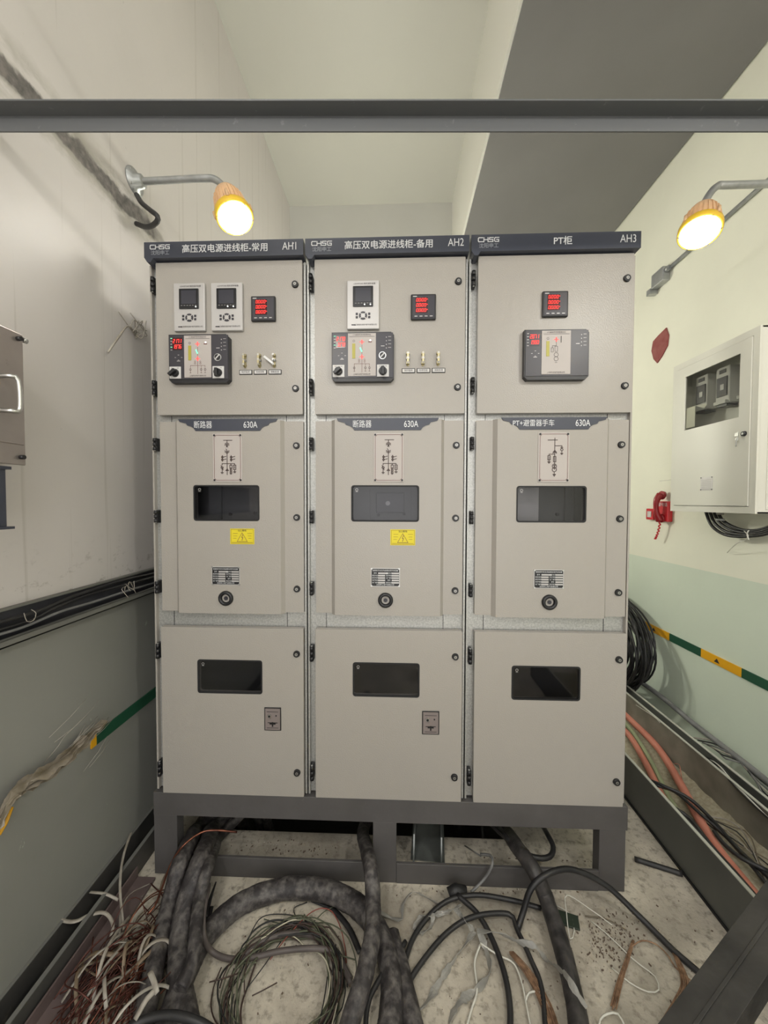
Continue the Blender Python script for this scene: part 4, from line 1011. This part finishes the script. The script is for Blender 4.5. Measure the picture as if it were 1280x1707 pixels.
cable([('y', .5, 812, 1350), ('y', .14, 836, 1385), ('y', .05, 868, 1418), ('y', .03, 895, 1430), ('y', .04, 916, 1428), ('y', .08, 922, 1412), ('y', .14, 912, 1390), ('y', .3, 898, 1365)], .0105, CBLK, 'black cable loop hanging over the frame rail at right', 'black_cable', 10, 0)
thin = [([(655, 1790, .012), (664, 1680, .012), (676, 1600, .012), (698, 1548, .014), (740, 1505, .03), (790, 1492, .04), (850, 1500, .03), (902, 1514, .03)], .0085, 'black cable in the larger arc right of the middle'),
        ([(640, 1700, .012), (668, 1660, .012), (700, 1608, .02), (745, 1555, .03), (790, 1528, .04), (848, 1524, .03), (862, 1550, .02), (885, 1600, .015), (903, 1650, .012), (918, 1780, .012)], .0085, 'black cable in the smaller bent arc right of the middle'),
        ([(762, 1492, .04), (795, 1522, .03), (820, 1565, .02), (840, 1620, .015), (850, 1680, .012), (852, 1790, .012)], .0095, 'black cable curving down from the dark plug'),
        ([(862, 1552, .012), (872, 1520, .05), (886, 1480, .12), (915, 1456, .16), (955, 1450, .15), (1010, 1476, .10), (1070, 1532, .03), (1120, 1582, .014), (1168, 1624, .014), (1230, 1680, .014)], .0105, 'long black cable sweeping from the thick black cable to lower right'),
        ([(1058, 1432, .010), (1090, 1442, .010), (1115, 1450, .010), (1137, 1457, .012)], .0105, 'short cut black cable end beside the right trunking'),
        ([(676, 1570, .03), (655, 1600, .04), (628, 1640, .05), (612, 1680, .04), (606, 1780, .03)], .008, 'black cable beside the thick cable below the middle post')]
for p, r, lb in thin: cable(p, r, CBLK, lb, 'black_cable', 10, 0)
cable([(215, 1712, .085), (245, 1698, .09), (285, 1692, .095), (330, 1703, .09), (372, 1730, .06)], .011, CBLK, 'black cable lying across the thick cables at the bottom edge', 'black_cable', 10, 0)
BRNC = mat('brown_grey_cable', (.075, .062, .058), .5, vary=(.12, .10, .095), vscale=14)
cable([(348, 1475, .11), (340, 1520, .11), (340, 1560, .09), (352, 1585, .03), (380, 1598, .02), (420, 1596, .03), (470, 1585, .04), (530, 1581, .04), (560, 1592, .02), (585, 1632, .02)], .0085, BRNC, 'brown-grey cable looping across the small wire coil', 'grey_cable', 10, 0)
cable([(408, 1592, .03), (440, 1568, .03), (480, 1556, .03), (520, 1560, .02), (555, 1585, .02), (572, 1615, .02), (585, 1640, .02)], .0085, BRNC, 'darker cable arching over the small wire coil', 'grey_cable', 10, 0)
m = MB(); m.tube(spline([F(*p) for p in [(520, 1499, .012), (552, 1514, .012), (580, 1545, .012), (600, 1588, .012)]], .012), .011, CBLK, 6, flat=.3)
tag(m.build('cable_sheath'), 'flat black piece of cable sheath inside the arched cable', 'cable sheath')
m = MB(); m.tube([F(352, 1512, .05), F(345, 1540, .05), F(335, 1555, .05)], .01, CBLK, 6, flat=.4); m.tube(spline([F(360, 1470, .05), F(350, 1500, .05), F(342, 1530, .05)], .01), lambda t: .003+.009*t, CBLK, 6, flat=.4)
tag(m.build('cable_sheath'), 'torn pointed black sheath beside the left thick cables', 'cable sheath')
cabp = [F(*p) for p in [(748, 1490, .03), (760, 1483, .04), (776, 1487, .03)]]
m = MB(); m.tube(cabp, .020, RUBBER, 8); tag(m.build('cable_plug'), 'black plug end where plastic strips meet below the frame', 'plug')

# plastic wrapping strips
WRAP = mat('grey_plastic_wrap', (.24, .235, .215), .28, vary=(.36, .35, .32), vscale=26)
wr = [([(632, 1520, .012), (655, 1531, .012), (670, 1531, .012), (671, 1508, .014), (688, 1487, .016), (712, 1497, .012), (735, 1510, .02)], .014, 'grey plastic strip between the middle post and plug'),
      ([(692, 1551, .010), (700, 1530, .014), (730, 1524, .03), (752, 1518, .04), (768, 1508, .04)], .020, 'crumpled grey plastic strip left of the plug'),
      ([(760, 1515, .04), (775, 1535, .04), (790, 1552, .03)], .022, 'short crumpled plastic strip just below the plug'),
      ([(790, 1552, .03), (768, 1585, .014), (740, 1625, .010), (716, 1664, .010), (690, 1700, .010), (680, 1760, .01)], .020, 'grey plastic strip running to lower left'),
      ([(800, 1555, .03), (812, 1590, .012), (817, 1620, .010), (800, 1645, .010), (765, 1672, .010), (748, 1710, .010), (740, 1770, .01)], .022, 'grey plastic strip zigzagging towards the bottom'),
      ([(795, 1552, .03), (830, 1555, .04), (865, 1570, .03), (893, 1578, .03), (912, 1602, .012), (940, 1622, .10), (958, 1650, .10), (978, 1680, .08)], .018, 'grey plastic strip running right over the thick black cable'),
      ([(700, 1556, .010), (718, 1545, .012), (722, 1522, .03)], .020, 'short loop of plastic strip near the black arc')]
for p, wd, lb in wr:
    m = MB(); ribbon(m, [F(*q) for q in p], wd, WRAP, random.uniform(-1.2, 1.2), .35, thick=.003)
    tag(m.build('plastic_strip'), lb, 'plastic strip')
m = MB(); m.tube(spline([F(*p) for p in [(800, 1575, .02), (791, 1605, .012), (795, 1650, .010), (785, 1685, .010), (773, 1730, .010)]], .01), .0035, WWIRE, 6); tag(m.build('white_wire'), 'white wire running straight down among the plastic strips', 'wire')
m = MB(); m.tube(spline([F(*p) for p in [(800, 1572, .02), (830, 1592, .012), (856, 1606, .010), (870, 1640, .010), (878, 1680, .010), (888, 1730, .010)]], .01), .003, WWIRE, 6); tag(m.build('white_wire'), 'white wire bending right beneath the plastic strips', 'wire')
m = MB(); m.tube(spline([F(*p) for p in [(876, 1668, .012), (882, 1655, .012), (900, 1655, .012), (915, 1680, .012)]], .01), .003, WWIRE, 6); tag(m.build('white_wire'), 'short white wire hook beside the copper braid', 'wire')
m = MB(); m.tube(spline([F(801, 1424, .10), F(818, 1427, .12), F(820, 1442, .12), F(808, 1464, .06), F(785, 1488, .03)], .01), .0055, CGRY, 8); m.tube([F(775, 1410, .012), F(801, 1427, .09)], .003, CGRY, 6)
tag(m.build('steel_strip'), 'bent grey metal strip hooked over the frame rail above the plug', 'metal strip')
# copper braids and strands
COP = mat('copper_wire', (.30, .12, .075), .32, .85, vary=(.13, .05, .035), vscale=30); COPD = mat('dull_copper', (.13, .045, .034), .45, .6, vary=(.07, .028, .022), vscale=30)
BRD = mat('brown_braid', (.20, .115, .07), .6, .3, vary=(.42, .26, .16), vscale=60)
def braid(pts, wd, cnt, label, mt=BRD, spread=1.0):
    m = MB()
    for k in range(cnt):
        off = Vector((random.uniform(-wd, wd)/2, random.uniform(-wd, wd)/3, random.uniform(0, .006)))
        P = [F(*p) + off*(.3+.7*i/(len(pts)-1)*spread) + Vector((random.uniform(-.002, .002), 0, 0)) for i, p in enumerate(pts)]
        m.tube(spline(P, .02), .0014, mt, 4)
    return tag(m.build('copper_braid'), label, 'braid')
braid([(852, 1588, .012), (875, 1615, .012), (897, 1650, .012), (918, 1700, .012), (930, 1770, .012)], .04, 46, 'frayed copper braid beside the thick black cable')
braid([(1124, 1590, .012), (1136, 1615, .012), (1144, 1645, .012), (1132, 1680, .012), (1112, 1720, .012)], .035, 34, 'frayed copper braid beside the tilted black steel leg')
braid([(1055, 1568, .006), (1045, 1600, .006), (1032, 1640, .006), (1022, 1680, .006)], .018, 16, 'thin rusty braid lying between the floor cables')
misc = [([(1020, 1614, .006), (1050, 1638, .006), (1080, 1653, .006), (1098, 1650, .006), (1092, 1628, .006), (1072, 1612, .006), (1052, 1596, .006), (1015, 1560, .006), (985, 1535, .006)], .002, WWIRE, 'white wire in a narrow hook shape on right floor'),
        ([(998, 1720, .006), (1000, 1700, .010), (1012, 1690, .012), (1030, 1690, .012), (1042, 1712, .006)], .003, WWIRE, 'white wire loop at the bottom edge of floor'),
        ([(925, 1508, .006), (950, 1524, .008), (957, 1552, .008), (950, 1565, .006), (944, 1520, .03), (945, 1492, .04), (990, 1520, .02), (1020, 1542, .006)], .0018, WWIRE, 'thin white wire bent beside the thick black cable'),
        ([(975, 1527, .006), (1010, 1532, .008), (1045, 1551, .006)], .0022, TWB, 'thin brown wire on the debris patch'),
        ([(1050, 1580, .006), (1070, 1568, .010), (1095, 1575, .010), (1115, 1595, .008), (1125, 1612, .006), (1152, 1635, .006)], .0022, BRD, 'thin brown wire arching on right floor'),
        ([(1224, 1676, .006), (1262, 1712, .006)], .004, GRN, 'pale green wire at lower right corner')]
for p, r, mt, lb in misc: cable(p, r, mt, lb, 'thin_wire', 6, 0, 'wire')
m = MB(); m.box((0, 0, 0), (.075, .05, .006), mat('dark_green_scrap', (.03, .045, .03), .5), .002); o = m.build('scrap_piece'); o.location = F(930, 1540, .004); o.rotation_euler = (0, 0, -.3)
tag(o, 'small dark green scrap under the thick black cable', 'scrap')
DEB = mat('pale_crumbs', (.50, .46, .40), .8); DEBD = mat('brown_crumbs', (.14, .10, .075), .8)
m = MB()
for k in range(620):
    u = random.random()
    if u < .45: px, py = random.gauss(1015, 28), random.gauss(1565, 22)
    elif u < .6: px, py = random.gauss(830, 120), random.gauss(1484, 5)
    elif u < .75: px, py = random.uniform(380, 560), random.gauss(1420, 12)
    else: px, py = random.uniform(340, 1200), random.uniform(1480, 1700)
    p = F(px, py, .001); s = random.uniform(.0008, .003)
    if .0 < p.y < .105: p.y = .13
    M4 = Matrix.Translation(p) @ Matrix.Rotation(random.uniform(0, 3), 4, 'Z'); m.box((-s, -s*.6, -.001), (s*random.uniform(.7, 2), s*.6, s*.8), random.choice((DEB, DEBD, DEBD)), M=M4)
tag(m.build('floor_crumbs'), 'scattered crumbs of concrete and rust on the floor', 'debris', kind='stuff')

# small coil of wires in the middle of the floor
R = empty('wire_coil', F(470, 1640, 0), 'tangled coil of thin coloured wires inside the arched cable', 'wire coil')
WG = mat('olive_wire', (.10, .11, .07), .5); WBR = mat('dark_brown_wire', (.055, .032, .026), .5); WK = mat('black_wire', (.02, .02, .02), .5); WW = mat('cream_wire', (.55, .52, .40), .5); WRD = mat('red_wire', (.28, .07, .05), .5)
cen = F(475, 1652, .0)
for k in range(23):
    rx, ry = random.uniform(.15, .215), random.uniform(.15, .21); ph = random.uniform(0, 6.28); ln = random.uniform(4.2, 6.6)
    ox, oy = random.uniform(-.02, .02), random.uniform(-.025, .02); pts = []
    for i in range(40):
        a = ph + ln*i/39; rr = 1 + .06*math.sin(3*a+k) - .10*(i/39)
        pts.append(Vector((cen.x+ox+rx*rr*math.cos(a), cen.y+oy+ry*rr*math.sin(a), .006+.035*abs(math.sin(a*1.5+k))*random.choice((1, 1, .8)))))
    if k % 3 == 0: pts.append(pts[-1] + Vector((random.uniform(-.1, .1), random.uniform(-.04, .1), .02)))
    m = MB(); m.tube(spline(pts, .03), .0021 if k % 4 else .003, (WG, WBR, WK, WK, WG, WW, WBR, WG, WBR)[k % 9], 5); att(m, 'wire', R)
extra = [[(408, 1580, .02), (422, 1548, .03), (438, 1528, .03), (470, 1524, .02), (500, 1530, .01), (530, 1552, .01), (536, 1588, .01)], [(440, 1532, .02), (470, 1540, .02), (515, 1540, .02), (540, 1520, .02), (555, 1512, .02)],
         [(450, 1600, .02), (480, 1560, .03), (520, 1520, .03), (548, 1516, .03), (565, 1540, .02), (575, 1580, .01), (577, 1605, .01)], [(512, 1504, .01), (490, 1514, .01), (496, 1532, .01), (515, 1548, .01)],
         [(410, 1650, .02), (440, 1610, .03), (468, 1570, .03)], [(420, 1660, .03), (440, 1650, .03), (462, 1638, .03)]]
for k, p in enumerate(extra):
    m = MB(); m.tube(spline([F(*q) for q in p], .012), .0018, (WK, WG, WRD, WK, WK, WBR)[k], 5); att(m, 'wire', R)

# heap of stripped copper and plastic at the left
def loose(kind, px, py, label, group, mt, r, cnt, L0=.18, flat=1.0, dirn=None, ztop=.10):
    for k in range(cnt):
        c = F(random.gauss(px, 34), random.gauss(py, 62), .01)
        while not (-.93 < c.x < -.52 and c.y < .02): c = F(random.gauss(px, 34), random.gauss(py, 62), .01)
        a = random.gauss(1.25, .55) if dirn is None else random.gauss(dirn, .5); d = Vector((math.cos(a), math.sin(a), 0)); ln = L0*random.uniform(.6, 1.5)
        q = Vector((-d.y, d.x, 0))*random.uniform(-.09, .09); zz = random.uniform(.015, ztop)
        P = [c-d*ln*.5, c-d*ln*.15+q*.7, c+d*ln*.2+q, c+d*ln*.5+q*random.uniform(-.5, 1.2)]
        for j, z in enumerate((random.uniform(.005, .03), zz, zz*.9, random.uniform(.005, .06))): P[j].z = z
        for v in P: v.x = max(v.x, XL+.12); v.y = min(v.y, -.01)
        m = MB(); m.tube(spline(P, .012), r*random.uniform(.7, 1.3), mt if not isinstance(mt, tuple) else mt[k % len(mt)], 6, flat=flat, twist=random.uniform(-1, 1) if flat < 1 else 0)
        tag(m.build(kind), label, 'wire' if flat == 1 else 'plastic strip', group)
loose('copper_wire', 175, 1600, 'thin bare copper wire in the tangled heap by left wall', 'bare copper wires heaped by the left wall', (COPD, COP, COPD, COPD), .0020, 96, .22)
loose('sheath_strip', 195, 1560, 'pale stripped cable sheath strip in the heap by left wall', 'pale sheath strips heaped by the left wall', (PALE, mat('tan_strip', (.20, .15, .10), .5)), .0052, 38, .17, .25)
sp = [([(218, 1388, .12), (205, 1430, .12), (200, 1480, .10), (206, 1550, .05)], .0055, 'long pale strip standing up towards left trough'),
      ([(150, 1487, .10), (175, 1490, .10), (197, 1500, .08)], .005, 'pale strip poking left above the heap'),
      ([(88, 1512, .11), (100, 1532, .10), (125, 1536, .10), (150, 1525, .09), (175, 1522, .08), (188, 1540, .06), (185, 1562, .05)], .006, 'pale curled strip reaching over the left trough'),
      ([(192, 1585, .05), (188, 1620, .04), (196, 1680, .03)], .006, 'pale narrow strip pointing down in the heap'),
      ([(225, 1700, .10), (245, 1665, .12), (262, 1648, .12)], .008, 'white bright strip lying on the leftmost thick cable'),
      ([(250, 1620, .13), (258, 1640, .13), (262, 1656, .12)], .008, 'crumpled clear plastic piece on the leftmost thick cable')]
for p, r, lb in sp:
    m = MB(); m.tube(spline([F(*q) for q in p], .01), r, PALE, 6, flat=.3, twist=.8); tag(m.build('sheath_strip'), lb, 'plastic strip')
m = MB(); m.tube(spline([('y' == 'x') or q for q in [ony(.03, 395, 1387), ony(0, 360, 1384), ony(-.02, 335, 1388), F(305, 1410, .20), F(285, 1440, .14), F(270, 1480, .12), F(258, 1510, .11), F(245, 1525, .10)]], .01), .0042, COP, 8)
tag(m.build('copper_wire'), 'thicker shiny copper wire arching in front of the left base post', 'wire')

# steel channel offcut beneath the middle cabinet
ZN = mat('zinc_offcut', (.34, .36, .35), .4, .6, vary=(.25, .27, .26), vscale=14)
m = MB()
M4 = Matrix.Translation((.185, .10, .0)) @ Matrix.Rotation(-.10, 4, 'Z')
m.box((-.075, 0, .001), (.075, .34, .006), ZN, M=M4)
for s_ in (-1, 1): m.prism([(-.05, .006), (.29, .006), (.29, .12), (.0, .12)], s_*.060-.003, s_*.060+.003, ZN, T=lambda x, y, z: M4 @ Vector((y, x, z)))
tag(m.build('channel_offcut'), 'galvanised channel offcut standing under the middle cabinet', 'channel')
m = MB(); m.box((.30, .62, 0), (.36, 1.1, .06), FRAMEG); m.box((.75, .35, 0), (.80, 1.1, .05), TRK)
tag(m.build('steel_strip'), 'dark steel strip lying deep beneath the cabinets', 'metal strip')

# tilted black steel leg at the lower right corner
BST = mat('black_steel_leg', (.020, .019, .018), .5, .3, bump=.5, bscale=50, vary=(.055, .052, .048), vscale=7, dirt=((.16, .15, .14), 40, .68, .74))
R = empty('steel_stand', F(1120, 1760, .25), 'tilted black steel stand leg crossing the lower right corner', 'stand')
a, b = F(1095, 1800, .30), F(1340, 1452, .46); d = (b-a).normalized(); a, b = a - d*(a.z-.08)/d.z, b + d*.22; sd = d.cross(Vector((0, 0, 1))).normalized(); nn = sd.cross(d)
M4 = Matrix((( sd.x, d.x, nn.x, a.x), (sd.y, d.y, nn.y, a.y), (sd.z, d.z, nn.z, a.z), (0, 0, 0, 1))); ln = (b-a).length
m = MB(); m.box((-.045, 0, -.005), (.045, ln, .001), BST, M=M4); m.box((-.045, 0, -.075), (-.039, ln, .0), BST, M=M4); m.box((.039, 0, -.075), (.045, ln, .0), BST, M=M4); m.box((-.004, 0, .001), (.004, ln, .004), BST, M=M4)
att(m, 'leg', R, .001)
a2, b2 = F(1248, 1560, .36), F(1330, 1640, .36); d2 = (b2-a2).normalized(); sd = d2.cross(Vector((0, 0, 1))).normalized()
M5 = Matrix((( sd.x, d2.x, 0, a2.x), (sd.y, d2.y, 0, a2.y), (sd.z, d2.z, 1, a2.z), (0, 0, 0, 1)))
m = MB(); m.box((-.025, 0, -.03), (.025, .4, .0), ZN, M=M5); att(m, 'crossbar', R, .001)
